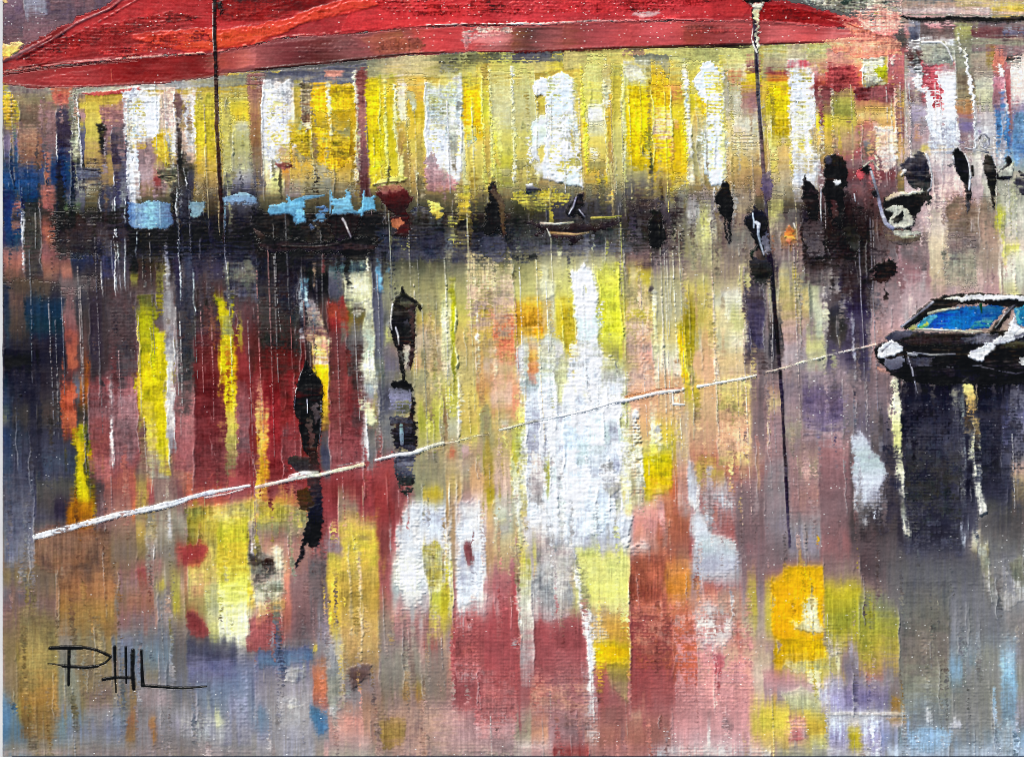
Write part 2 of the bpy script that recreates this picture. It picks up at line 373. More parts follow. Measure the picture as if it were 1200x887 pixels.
paint(cw, """
P 100,95 1060,45 1060,250 100,250 ; bb7 ca4 cb5 a85 554 ; j=0
P 85,112 100,100 300,86 300,100 150,108 ; 998 aaa 887 ; dir=h
P 90,110 165,103 166,107 110,113 ; b33 c44 ; h=1
P 300,86 430,74 430,96 300,106 ; 556 778 ; dir=v
380 402 83 91 c87 d98 sk=0
P 430,70 560,60 560,90 430,92 ; 887 ba8 cb8 775 bb7 ; dir=h m=0.5
P 560,62 660,60 660,84 560,88 ; cb5 bb6 cb7 cb4 ; dir=h
P 540,64 600,61 600,72 540,76 ; 443 554 776 ; dir=h d=0.25
P 600,61 664,60 664,72 600,74 ; 445 556 886 ; dir=h d=0.2
P 516,70 536,68 536,84 516,86 ; 333 888 ; d=0.3
P 660,58 890,52 890,76 660,82 ; cb7 cb6 bb7 cc8 ; dir=h
P 726,58 752,55 754,65 730,66 ; 765 976 ; d=0.2
P 742,66 784,64 786,78 744,76 ; 887 998
P 600,59 740,54 740,57 600,63 ; 522 411 622 ; h=1.4
147 186 107 172 eee eef dee dde sk=1 h=1.3 l=0 r=0 n=window
P 143,108 155,108 149,150 147,170 ; dde eef ; h=1
147 160 168 240 dde eef dde sk=0
155 192 166 226 b99 867 b9a 977 m=0.5
180 192 200 224 922 a44 433 d=0.3
186 206 104 162 ecb fdc ecc b98 n=window
180 202 156 202 cb4 dc5 ca3 bb8 n=window r=0.9 rc=ffe
199 212 148 220 eee dde bba d=0.2
188 214 196 226 333 eeb 444 ddc d=0.3
206 215 106 224 867 545 756 433 n=pillar
211 230 106 196 ede ccc dcd ca9 n=window l=1.2 rc=fff
212 224 186 225 556 222 334
224 236 112 200 eed edb cb8 d=0.15
220 232 192 222 222 445 324
228 256 112 226 cb5 cb3 ca3 cb4 b95 a97 n=window sk=2
258 270 108 226 998 bb7 887 bb8 665 n=pillar r=0.9 rc=ffd
268 292 108 152 bb8 dc4 ec3 cb4 n=window
272 297 146 224 ccb bb8 998 889 557 r=0.9
262 290 196 224 eea 889 99a d=0.4
290 310 88 226 855 966 744 656 446 n=pillar
307 342 97 204 edd eee eef eee dde eed sk=0 h=1.4 n=window
322 350 100 152 edd edc eed h=1.2
P 322,168 340,150 348,150 342,190 326,178 ; dde edd
308 318 178 226 eed eda dd9
316 332 192 226 dcb ee9 cc8 d=0.1
328 352 170 226 a87 c96 b86 989
330 348 194 208 e82 e93 ca5 d=0.2
336 352 146 176 ca2 ba3 cb4
344 354 97 152 cb5 ca4 774
352 364 94 152 ba8 dca 744 ca8 r=0.9
362 384 102 158 da2 eb2 ca2 763 n=window
382 417 100 158 da3 db2 da2 ca3 n=window l=0.9 rc=fea
338 420 150 222 ca4 db2 da3 ca5 887 n=window m=0.5
342 368 168 194 989 778 a86 d=0.3
364 386 182 224 998 aaa 776 d=0.2
388 412 138 172 ba4 776 998 d=0.25
P 347,152 356,150 358,158 348,160 ; 69b 7ab
P 376,158 384,156 384,168 378,168 ; 58b
412 424 150 226 cb5 ccb eed 889 d=0.2
416 430 82 226 744 956 855 634 323 n=pillar l=1.2 rc=ffc
428 446 94 218 cb2 dc1 cb1 cb2 cb5 n=window l=0.9 rc=ff9
P 424,148 431,148 430,158 427,160 ; 58b
432 440 146 182 889 99a ba4 d=0.1
443 464 90 218 bb3 ec2 dc2 dc1 dc3 cb5 n=window
449 452 98 215 ee8 ff9 dd5 h=1.2 l=0 r=0
P 461,98 464,98 464,135 469,160 474,210 468,212 463,160 460,136 ; ffb ffc ee8 ; h=1.8
464 479 92 150 dcc ccb eed n=window
476 500 84 220 cb8 da4 ca2 db4 cb5 b95 a84 n=window
P 477,109 486,108 488,128 482,132 ; 998 bcc
P 463,142 473,144 476,158 470,190 466,170 ; ca4 643
497 542 90 216 bb9 ccb cdd dee dee cdd sk=2 h=1.1 l=1.2 rc=ffe n=window
P 498,178 512,176 522,210 540,222 500,224 ; b9a a88 c9a ; de=4
516 534 92 118 dc6 cc9 cca
538 545 88 222 eed ffe eea l=0 r=1.2 rc=ffe h=1
541 566 78 222 cb6 dc4 fc1 eb1 cb6 cb5 ba6 n=window
P 547,148 556,146 557,166 548,176 ; ddb 8bd dde
563 575 80 222 a84 dd4 ca5 cb4 n=pillar r=1.2 rc=ff9
572 602 78 226 cb6 cc9 cca bb6 cc4 886 n=window
572 598 198 206 998 665
598 626 80 226 cc7 cc9 bb9 bb6 ba5 775 n=window l=1.2 rc=ffc
600 624 188 198 997 554 886
P 624,96 634,90 640,92 660,83 668,90 673,92 677,130 681,175 684,221 666,218 640,211 630,209 624,190 621,146 630,136 638,134 641,118 634,112 627,112 ; dee eef dee dde eef ; h=1.7 n=window v=0.35
P 631,116 638,113 641,122 634,127 ; cb4 dc5
P 647,160 654,159 655,167 649,169 ; ca4
P 628,176 636,172 644,170 642,182 634,190 ; cb5 dc6
P 622,190 630,186 638,206 634,212 ; 886 eed 665 ; d=0.2
672 690 82 212 cb5 dc6 db5 cb6 sk=8 r=1.6 rc=ff5 bl=30
682 710 68 226 cc7 cc8 cc6 ddb dc6 da4 775 n=window sk=4
690 706 122 146 eed eee ddc h=1
690 701 174 196 eee ddd cb7 d=0.2
690 718 188 202 665 554 cb4 d=0.1
699 715 206 216 dc2 ec2 h=1.3
706 718 76 150 ba7 ddb ca4 d=0.1 r=1.3 rc=eed
708 718 110 226 da3 db3 a85 333 l=0.9 rc=ffd
714 733 68 226 cc7 cb4 dc5 bb7 997 776 n=window
728 736 80 200 cc6 dd8 cb4 l=0.9 rc=ffc
730 762 74 196 ccb cc8 dc4 ec1 ec1 db1 cb2 n=window h=0.9
P 732,82 740,76 750,80 756,92 758,104 738,104 ; bba ccb cc7
730 766 186 228 cb3 776 445 334 d0=0.4
762 788 74 206 db4 fc2 db6 ec1 dca ec2 fc1 cb5 n=window l=0.6
P 774,72 788,74 792,100 784,98 ; 998 665 ; d=0.2
784 802 70 220 cc8 ca4 dc3 ec1 fc1 dc6 n=window l=1.3 rc=ffb
778 800 102 124 d85 c84 ca3 d=0.3
798 806 74 218 eee dd8 eed dc9 eed d=0.2 h=1.3 sk=8 r=1.2 rc=ffe
804 824 70 112 cc7 dc5 cc8 n=window
808 828 106 152 dc2 cb2 db8 sk=6
812 826 134 156 da5 ca6 d98
812 820 150 220 cb9 ddc 986 sk=5
P 807,162 814,164 822,212 814,206 ; 555 777 998
P 812,96 822,76 832,72 842,84 845,150 849,218 832,217 824,196 818,176 816,162 826,150 829,136 822,122 816,108 ; dde def dee cde ; h=1.5 n=window v=0.4
842 852 70 220 dc5 eed dc4 ffe eea r=1.2 rc=ffe h=1
848 890 72 92 dc8 cc9 ba7 sk=0
850 872 84 128 b65 c77 b87 d=0.15 
852 872 96 142 998 bba aa9 n=window
P 846,84 852,82 856,130 852,142 846,120 ; 665 889 998
869 882 80 134 dcb cb9 a98 l=0.9 rc=eed
874 892 68 104 b56 745 dc2 956 d=0.1
868 888 94 140 db3 967 878 
850 892 132 226 dcb cb8 ba7 ca6 a86 976 n=window m=0.6
858 880 140 178 ddc dcb ddc d=0.3
874 894 140 190 ddc cb9 d=0.4
894 925 58 90 cc9 ba8 887
898 926 84 108 834 b63 cb3 745
896 932 100 232 dc1 dc3 dca ca6 ba8 998 n=window
900 910 150 225 dc4 ee9 cb5 987 d=0.2
922 946 54 80 cb9 cca
923 950 72 80 c36 b25 sk=0
924 957 74 232 ccc dde eee eee ddd dde n=window h=1.2 r=1.2 rc=fff sk=6
930 936 102 140 998 aaa 667 d=0.3
934 954 162 184 dc5 dda dc4 d=0.3
946 976 56 80 cc9 cb8 b66
950 976 76 112 b98 c88 a33 944
952 976 100 128 734 845 634
953 978 122 182 976 dc3 ca5 985 n=window l=0.9
968 1004 56 84 c88 d98 c77
972 1005 78 108 a44 b45 956
974 1003 104 146 a86 aa5 cb4 n=window r=0.9 rc=feb
974 1004 140 188 cb5 b97 976
""")
paint(cw, """
1000 1012 66 88 fc9 d76 sk=0
998 1012 84 105 d55 c44 
1010 1036 50 104 bba 998 cc9 cc8 bba n=window l=1.1 rc=eed h=1.1
1024 1040 76 92 cc3 cd3 ca4 h=1.2
1002 1052 101 122 734 645 a44 sk=0
1002 1052 116 136 845 b86 a85 754 sk=0
1002 1048 128 152 ca5 ec8 da6 c97 sk=1 n=window
1003 1026 146 168 b66 c98 b87
1024 1052 146 202 ecb edc eca ddb edd n=window h=1.1
1030 1040 150 200 dba c97 eca d=0.2
1002 1022 164 202 b67 a56 867
P 1010,168 1020,164 1032,186 1036,196 1026,196 1014,182 ; 889 554 998 ; h=1.2
1040 1068 52 112 b45 b67 a56 956 l=0.9 rc=ecb
1048 1067 104 172 987 ca6 956 746 978 n=pillar l=0.9 r=0.9 rc=fdc
1046 1070 166 200 a85 b96 667
960 1052 190 260 867 756 534 433
980 1050 182 215 a56 867 734 635
""")
right = thing('corner_building', 'grey and pink building with black cornice and white lit doorway at the right edge', 'building')
rw = part(right, 'wall')
paint(rw, """
P 985,-30 1228,-30 1228,30 1060,26 1000,14 975,0 ; bba 998 cbb 887 ; m=0.6
P 1060,20 1228,22 1228,300 1060,300 ; 766 998 ba9 cab a98 ; j=0
990 1020 -20 8 575 887 998
1016 1050 -10 12 ddd 998 cc8 d=0.3
1020 1036 0 16 ccb 222 ddc d=0.4
1050 1130 -20 6 ccb 667 998 sk=0
1056 1160 4 20 b98 cbb c99 sk=0
1120 1165 -20 14 bb9 cb7 dba sk=0
1155 1228 -26 8 dc9 ec9 b98 cb6 sk=0
1162 1228 6 21 cb6 ec5 dba ca4 sk=0
1024 1034 12 34 aa5 bb6 776
1066 1118 26 54 756 655 766 766 sk=0
1058 1072 26 44 ecb d9a c87
1066 1078 20 62 aab 778 445 99a r=0.9
1085 1122 26 34 fcc d9a c88 sk=0 d=0.2
1076 1122 46 80 eee 998 aa9 a98 sk=0 h=1 rim=2
1064 1082 50 112 eef 422 aab c8a b67 d=0.15
1060 1082 90 130 dcc b9a 644 ccd d=0.2
1080 1104 74 124 c36 a25 c57 b46 d=0.1
1084 1120 76 182 c78 eef dde eef dde cbd ccc n=window h=1.1 sk=6
1066 1100 116 164 878 b9c 989 cad n=window
1066 1096 150 182 c9b a89 998 
1082 1122 166 180 cbc cb5 cb7 sk=0
1080 1130 176 305 dcd cab dbb cab dcb cba sk=6
1118 1148 24 56 998 aa6 886 776 h=1
1118 1140 52 118 776 887 765 986 sk=5 l=1
1120 1146 110 182 986 c85 86a 968 887 sk=4 n=pillar
P 1128,58 1131,58 1138,95 1143,120 1144,178 1140,178 1139,122 1134,96 ; eed fff eee dde ; h=2
1138 1166 56 92 998 a98 877
1142 1168 84 126 ba9 bba cca cc9 n=window
1142 1167 118 180 aa9 cbc ccd bba n=window l=0.9
1154 1166 36 78 865 974 985
1164 1178 52 104 d87 c76 b67 n=pillar
1163 1184 92 132 b6a 957 647
1166 1186 126 186 46a 57a 68b 58b n=window
1176 1194 58 166 e98 b67 a45 956 735 sk=5
P 1170,76 1174,78 1180,120 1184,150 1181,152 1176,120 ; fee eee dcd ; h=2
1184 1228 58 134 ecb edd dcc cbd n=window
1180 1198 58 78 eee 333 ddc d=0.3
1186 1228 124 196 97a 68a 58b 78a n=window
1140 1228 26 62 767 634 887 756 sk=0 m=0.5
1176 1228 34 46 aab 657 a98 sk=0 d=0.2
1142 1172 176 300 bbc ccb 998 a9a
1136 1150 180 300 eed cab dcb a98
P 1040,40 1062,36 1064,62 1040,56 ; 655 444 a56 ; de=3
1164 1228 180 260 9bc aa9 ccb 889
""")
cn = part(right, 'cornice')
paint(cn, """
P 1056,18 1072,21 1110,20 1228,21 1228,26 1180,26 1130,26 1086,25 1070,24 1058,21 ; 112 222 ; h=2.2
L 1060,17 1120,18 1228,19 ; 1.5 1 ; 998 bba ; d=0.4
""")
awn = thing('awning', 'huge red canopy stretched along the top edge, orange streak near its middle', 'awning')
can = part(awn, 'canopy')
paint(can, """
P 3,84 3,74 25,58 60,36 120,12 160,-30 980,-30 900,0 925,2 985,18 1015,34 960,31 880,26 700,25 600,30 500,32 400,41 330,46 250,63 160,67 100,75 ; 922 b23 b22 c23 a12 ; dir=h v=0.8
P 90,20 240,-30 420,-30 300,30 150,55 60,68 ; a12 b22 c22 a22 ; v=0.9
P 250,-30 450,-30 400,4 300,30 256,34 ; 911 811 b22 ; v=1.2
P 270,-10 370,-20 330,8 280,24 ; 711 822 ; de=6
P 20,62 100,36 220,22 240,44 100,66 10,82 ; b33 a22 b33 ; dir=h v=1.3
P 420,-30 700,-30 700,22 500,30 400,38 ; c22 d22 c23 c33 ; dir=h
P 470,-10 490,-10 486,20 470,24 ; d54 d43 ; de=6
P 600,-30 900,-30 870,20 720,22 600,26 ; c23 c23 b22 ; dir=h
P 890,2 985,20 1005,30 880,24 ; b11 a11 c33 ; dir=h v=1.2
P 900,6 950,12 960,26 930,28 900,20 ; a11 911 ; de=5
P 960,20 990,18 1040,28 1055,58 1020,62 985,44 1005,34 ; c55 e87 ea8 d77 ; v=1.2
P 985,8 1030,12 1056,30 1040,40 1010,30 ; ecb e98 d99 ; d=0.25
P 155,40 200,36 262,34 300,30 340,22 370,8 420,-4 445,6 400,18 360,26 330,40 300,52 250,60 220,62 190,54 160,47 ; d32 e31 e31 d21 ; dir=h h=1.1 v=0.7
P 160,42 220,40 240,50 200,56 ; d43 e41 ; de=5
L 20,70 60,48 90,28 130,10 160,-12 ; 3 2 ; 524 635 746 624 ; h=1.6
L 4,72 14,68 26,62 60,44 ; 4 2 ; 635 746 b44 ; h=1.6
P 3,60 14,50 26,50 24,56 12,68 3,72 ; ec8 ec6 d74 ; h=1
L 22,80 60,74 110,71 160,64 ; 1.5 1 ; 511 a44 622 ; h=0.8
L 420,42 480,33 530,29 600,30 ; 2 1.5 ; 511 722 311 ; h=0.6
L 500,31 545,29 600,29 660,28 ; 1.2 1 ; edc ecb ; h=1.4 d=0.4
L 600,29 640,29 690,27 730,25 ; 2 3 ; eee fee ecc ; h=1.6 d=0.15
P 738,18 752,8 758,14 776,10 770,18 748,22 ; ecc daa ; d=0.3
""")
val = part(awn, 'valance')
paint(val, """
P 3,98 3,84 100,76 160,67 250,63 330,46 400,41 500,32 600,30 700,25 880,25 960,31 1012,36 1050,44 1050,50 1000,50 880,53 720,56 640,60 560,61 480,66 400,73 300,83 250,91 200,97 120,102 40,104 ; 933 a22 933 844 845 955 c44 a55 b44 b44 a44 c55 d88 ; dir=h v=0.8
P 40,94 120,80 120,98 60,100 ; b33 a33 ; dir=h d=0.2
P 115,74 180,68 245,64 248,88 180,96 120,97 ; a22 811 922 711 ; dir=h v=1.2
P 240,66 256,66 256,88 240,88 ; 865 b44 ; de=3
P 258,64 300,56 300,78 258,84 ; c43 a44 c65 d77 ; dir=h m=0.5
P 300,54 410,42 440,50 430,68 300,82 ; a55 834 733 855 945 ; dir=h v=1.2
P 340,56 420,44 430,52 345,72 ; 855 745 ; de=7
P 420,44 470,36 480,58 440,66 ; b65 a54 974 ; dir=h
P 480,36 560,32 562,58 500,62 ; b43 c33 c33 b44 ; dir=h
P 545,34 600,32 600,58 548,58 ; c66 d88 b77 ; de=6
P 600,32 660,32 660,58 600,60 ; 853 644 955 b66 ; dir=h v=1.4
P 660,28 740,28 740,54 660,57 ; a54 b45 c44 ; dir=h
P 740,28 800,27 800,52 740,54 ; c44 c45 c44 ; dir=h
P 802,30 880,30 880,50 802,52 ; 943 833 a44 b44 ; dir=h
P 900,30 980,33 980,48 900,50 ; d66 c55 c44 d77 ; dir=h
L 300,82 360,76 420,70 470,64 520,61 ; 3 2 ; 311 422 211 422 ; h=0.8
L 560,61 640,60 720,56 800,54 880,52 ; 2 3 ; 511 822 522 611 311 ; h=0.8
L 740,56 800,55 878,55 ; 3 4 ; 643 322 222 ; h=0.6 d=0.1
L 896,52 940,50 990,48 ; 2 1.5 ; 411 622 ; h=0.8
L 700,25 800,24 880,25 960,31 ; 1 1 ; d88 c55 ; h=1.4 d=0.3
""")
# ---------------------------------------------------------------- the street itself: reflections, band by band
paint(pave, """
# dark band of the far kerb and terrace shadow
118 146 222 350 445 446 545 l=0.9 r=0.9 rc=dde sk=6
114 126 222 352 223 434 323
120 152 222 248 335 546
146 152 222 340 224 546
136 146 226 346 446 446 545 l=1.1 rc=eef
158 202 262 330 222 332 332 443 sk=2
150 160 266 318 213 324
146 160 268 298 213 223 d=0.1
196 206 262 330 112 223
202 224 222 384 333 334 446 445 l=0.9 r=0.9 rc=dde
210 228 222 448 334 445 434 544
222 266 256 330 213 324 435 446 sk=1
238 260 222 266 765 543 332
258 302 222 262 334 556 435
262 304 268 306 213 324 
272 302 300 352 334 667 776 d=0.2
224 256 332 404 434 333 534
3 60 330 350 654 654 543
3 14 336 420 235 345 356
10 36 344 414 865 654 433
30 78 342 402 345 246 245 235 d0=0.2
3 42 396 448 334 112 223
38 82 398 448 323 223 434
74 90 342 450 a77 c88 b54 d64 633 j=1.6
88 106 338 448 445 544 865 444
96 105 414 450 a53 c62 c53
103 120 328 450 434 324 435 323
118 128 348 450 445 434 545
126 162 346 456 546 656 634 545 r=1.1 rc=ddd
150 202 328 346 445 554 667
152 161 316 336 992 aa3 665 h=1
183 198 300 352 443 774 993 aa3 sk=-1
160 180 344 456 776 992 aa1 cb1 dc2 j=1.8 h=1
178 192 340 396 556 667 878
180 194 388 456 bb4 dc2 ba3 j=1.8 h=1 r=0.9 rc=fe6
190 203 326 460 99a bbb 99a ccc
198 212 386 456 a89 998 cbc 656 j=1.8
226 258 390 458 534 723 833 732
250 264 344 386 773 aa2 cb2 h=1 j=1.8
P 250,348 272,352 272,372 264,378 258,366 ; 993 cb2 cc3 ; h=1
262 276 330 450 334 556 545
P 258,380 266,378 270,398 274,404 262,410 ; cb2 776 dc2 ; d=0.15
256 276 400 458 cb1 db1 cb2 j=2 h=1
P 272,380 284,392 292,430 302,446 274,446 ; 632 933 b33 a33
276 300 330 400 334 545 634
# dark streaks under the terrace
300 346 300 402 223 334 443 333 sk=4
300 320 310 420 222 345 334 d=0.2
320 340 300 404 212 223 333
344 360 300 432 112 223 323 l=0.9 rc=bcd
352 362 326 352 355 7bd 223 l=1.2 rc=dff
358 388 316 358 122 112 223
384 404 306 358 334 556 445
386 430 300 324 cca 9a9 245 bba sk=0 v=1.6
400 434 318 356 ba8 cc9 ddb sk=2
P 402,330 408,330 414,352 428,366 428,400 404,400 ; 333 443 665
412 426 352 372 334 ddc 333 eee d=0.2
402 426 364 388 774 862 ca4 d=0.1
404 428 380 448 667 777 656 555 434
P 427,352 434,352 438,400 438,448 420,448 421,424 428,400 424,390 428,372 ; ccb dda bba ddb aba ; h=1 v=1.3
382 404 350 390 443 922 a22 d0=0.3
372 404 384 452 544 734 833 933
398 404 360 400 555 776
300 356 396 452 533 722 922 b22 d0=0.3
P 361,352 366,352 378,378 382,400 384,412 372,410 362,404 ; a9a 867 dc8 eb8 b66 ecb ; v=1.8 h=0.9
P 360,386 374,388 378,402 368,416 360,410 ; 444 333
366 382 404 418 fea eb5 fdd sk=2 v=1.6 h=1
366 384 418 448 eed fc1 fd1 eb2 sk=2 h=1
434 452 296 448 334 556 556 677 l=0.8
441 446 312 342 58a 8bd 445 l=0.9 rc=adf
448 524 296 330 443 554 665 775 sk=1
448 524 322 366 776 886 887 997 sk=1
448 478 352 448 886 666 776 657 778
P 453,378 462,372 462,395 452,410 ; 99a dd7 bba ; d=0.3
486 522 356 406 886 ba5 b95 ca7 v=1.5
484 520 384 432 b98 cba a98 d98 v=1.4
P 495,408 502,416 500,430 494,428 ; 665 554
513 530 318 448 886 bb7 cb7 edb dcc r=0.9
P 518,352 524,352 528,395 532,448 524,448 518,396 ; cc8 dda dcc
527 534 332 448 996 aa2 992 ba3 sk=4 r=1.3 rc=eea bl=25 h=1
532 560 312 448 776 aa7 bb5 ca6 cb8 ba7 sk=3
556 580 312 448 775 aa6 b93 ca4 dba ecb sk=2 r=1 rc=fed bl=25
562 567 342 402 aa7 ba2 872 d=0.2
578 602 302 374 554 aa7 cb8 cb5 sk=1
578 602 366 424 db7 e86 e75 e87 sk=1
578 604 414 448 dba ca8 eba
440 600 282 308 444 445 554 776 sk=0 d1=0.3
600 660 222 292 775 443 445 556 sk=0
640 730 222 290 776 445 443 556 sk=0
600 636 296 358 776 996 bb7 cc6 sk=1
628 728 280 304 445 557 776 998 sk=0
628 730 298 332 887 bb9 bb8 cc8 sk=0
628 652 318 396 aa8 bba cca ba5 sk=3
P 632,310 640,312 644,330 654,328 650,345 638,355 634,330 ; bb9 cca ddb ; h=1.4
648 674 306 400 bb8 cc7 dd4 dc3 sk=3
696 730 306 450 bb8 cc6 cc4 bb4 885 sk=6 r=1.4 rc=ff7 bl=40 h=0.8
716 724 330 400 cc7 dd5 cc4 sk=3
700 724 400 442 bb4 776 bb5 d=0.2
600 640 350 400 cb5 ca3 da3 ca6 sk=1
P 604,396 620,380 634,372 640,352 646,352 636,390 612,410 ; ca6 eb7 da4
P 625,384 634,382 636,394 631,400 624,396 ; e82 fa3 ; h=1.2
650 674 354 444 dc4 cb3 db4 cc7 sk=4
660 676 360 420 cb5 da5 db4 sk=4
P 604,408 616,396 640,392 656,396 668,416 670,448 604,448 ; bcc ccd bbc cde ; h=1 v=0.7
620 629 400 446 ca8 da5 e96 d98 l=0 r=0 d0=0.3 d1=0.4 a=0.8
P 668,314 676,318 684,308 694,318 700,344 702,385 699,396 706,415 722,432 738,442 738,450 682,450 680,430 677,395 672,350 ; dde eef dee ccd eee ; h=1.8 v=0.4
P 684,398 696,392 698,408 690,416 ; cc7 dd9 cca ; d=0.4
720 742 248 336 444 332 545 665 sk=2
722 730 270 330 aa7 998 665 d=0.3 r=0.9 rc=ddc
734 770 240 316 434 546 656 756 sk=1
736 766 300 346 756 cb3 cb4 sk=1
738 744 310 340 665 eda 776 sk=2
730 768 338 362 776 665 998 sk=1 rim=1.6
762 795 282 330 546 657 767 sk=2 r=1.1 rc=ddd
762 798 322 386 887 998 aa9 998 sk=2 rim=1.5
726 768 350 396 ba5 cb3 ba5 a86 sk=2
728 750 388 450 887 a86 a97 887 sk=1
746 770 384 450 d97 eaa e98 da9 sk=1 r=1.1 rc=fee bl=25
752 764 410 440 ecc b98 d=0.4
764 800 376 450 aa7 cb7 ddb edc ddb sk=3
786 814 258 312 988 aa8 bb5 997 sk=2
P 806,336 812,344 813,450 802,450 795,400 800,360 ; 983 a82 ba2 997 ; h=0.9
795 802 378 450 ba4 eb1 ec3 db4 sk=6 h=1.3 r=1.1 rc=fe6
808 842 348 452 ba6 cb5 aa6 da8 da9 sk=2
814 836 388 420 a98 bba d98 sk=1 a=0.85
822 840 376 450 da6 da8 eb9 sk=1
836 880 326 450 ba8 ccb dc9 ddb ec9 dcb sk=2 l=0.9 rc=eee
845 870 340 376 ddd cca eed d=0.4
856 874 362 402 cc7 dd9 edc d=0.2
798 880 296 336 556 767 656 988 sk=1
800 830 325 350 aa7 cb5 a95 sk=1
780 808 222 305 776 998 aa8 998 sk=2
806 846 222 312 988 aaa cc9 a98 sk=2 d=0.15
818 832 240 312 aa7 cc7 bb8 997 sk=3
844 884 222 310 a98 ba8 987 988 d=0.1
852 884 256 302 877 998 bba 766
866 884 300 356 988 cc8 dc8 ba9 d=0.1
872 898 308 436 434 546 546 656 sk=2 j=1.8
886 912 290 340 222 323 445
898 918 222 300 ba8 cc7 dca 987
904 942 250 336 998 a98 988 ba9 v=1.5
915 940 270 296 a84 d95 656 d=0.4
938 1016 240 350 323 434 334 546 sk=3 d0=0.2
986 1024 250 450 323 212 334 435 656 sk=2
898 916 300 450 324 212 223 434 sk=4
898 956 326 386 876 aa8 998 987 v=1.5
912 948 310 450 998 ba6 b98 989 a98 sk=2 v=1.4
928 936 306 330 cb4 db3 d=0.3
P 946,320 958,322 964,340 966,396 958,396 952,350 ; aa8 cca bcb ; h=1
944 970 384 450 aa8 cc8 998 bba sk=1
958 998 304 352 878 998 767 sk=2 rim=1.6
990 997 306 420 ddb cbc 887 d=0.3 sk=3
966 994 348 450 545 434 546 868 sk=2
P 970,362 980,356 990,362 992,400 984,412 974,396 ; 334 333 545
1016 1060 330 450 767 a89 b99 a88 867 sk=1
1056 1102 316 400 967 b9a cbb a88 sk=1
1062 1084 314 346 cbc bba d=0.3
1018 1104 278 326 655 767 867 957 sk=0
1088 1120 236 352 cba dcb dca cb9 b99 sk=2
1108 1156 228 350 976 765 877 998 a89 sk=2 v=1.3
1146 1176 236 352 876 b98 a98 c9a sk=2
1168 1228 224 352 aa9 ccb dcb ddc cc8 sk=3
1166 1178 236 270 997 cc4 bb4 j=1.8
P 1172,288 1196,284 1198,296 1180,300 ; cc4 dd8 ; de=2
1190 1228 300 350 ddb ccb bb9
""")
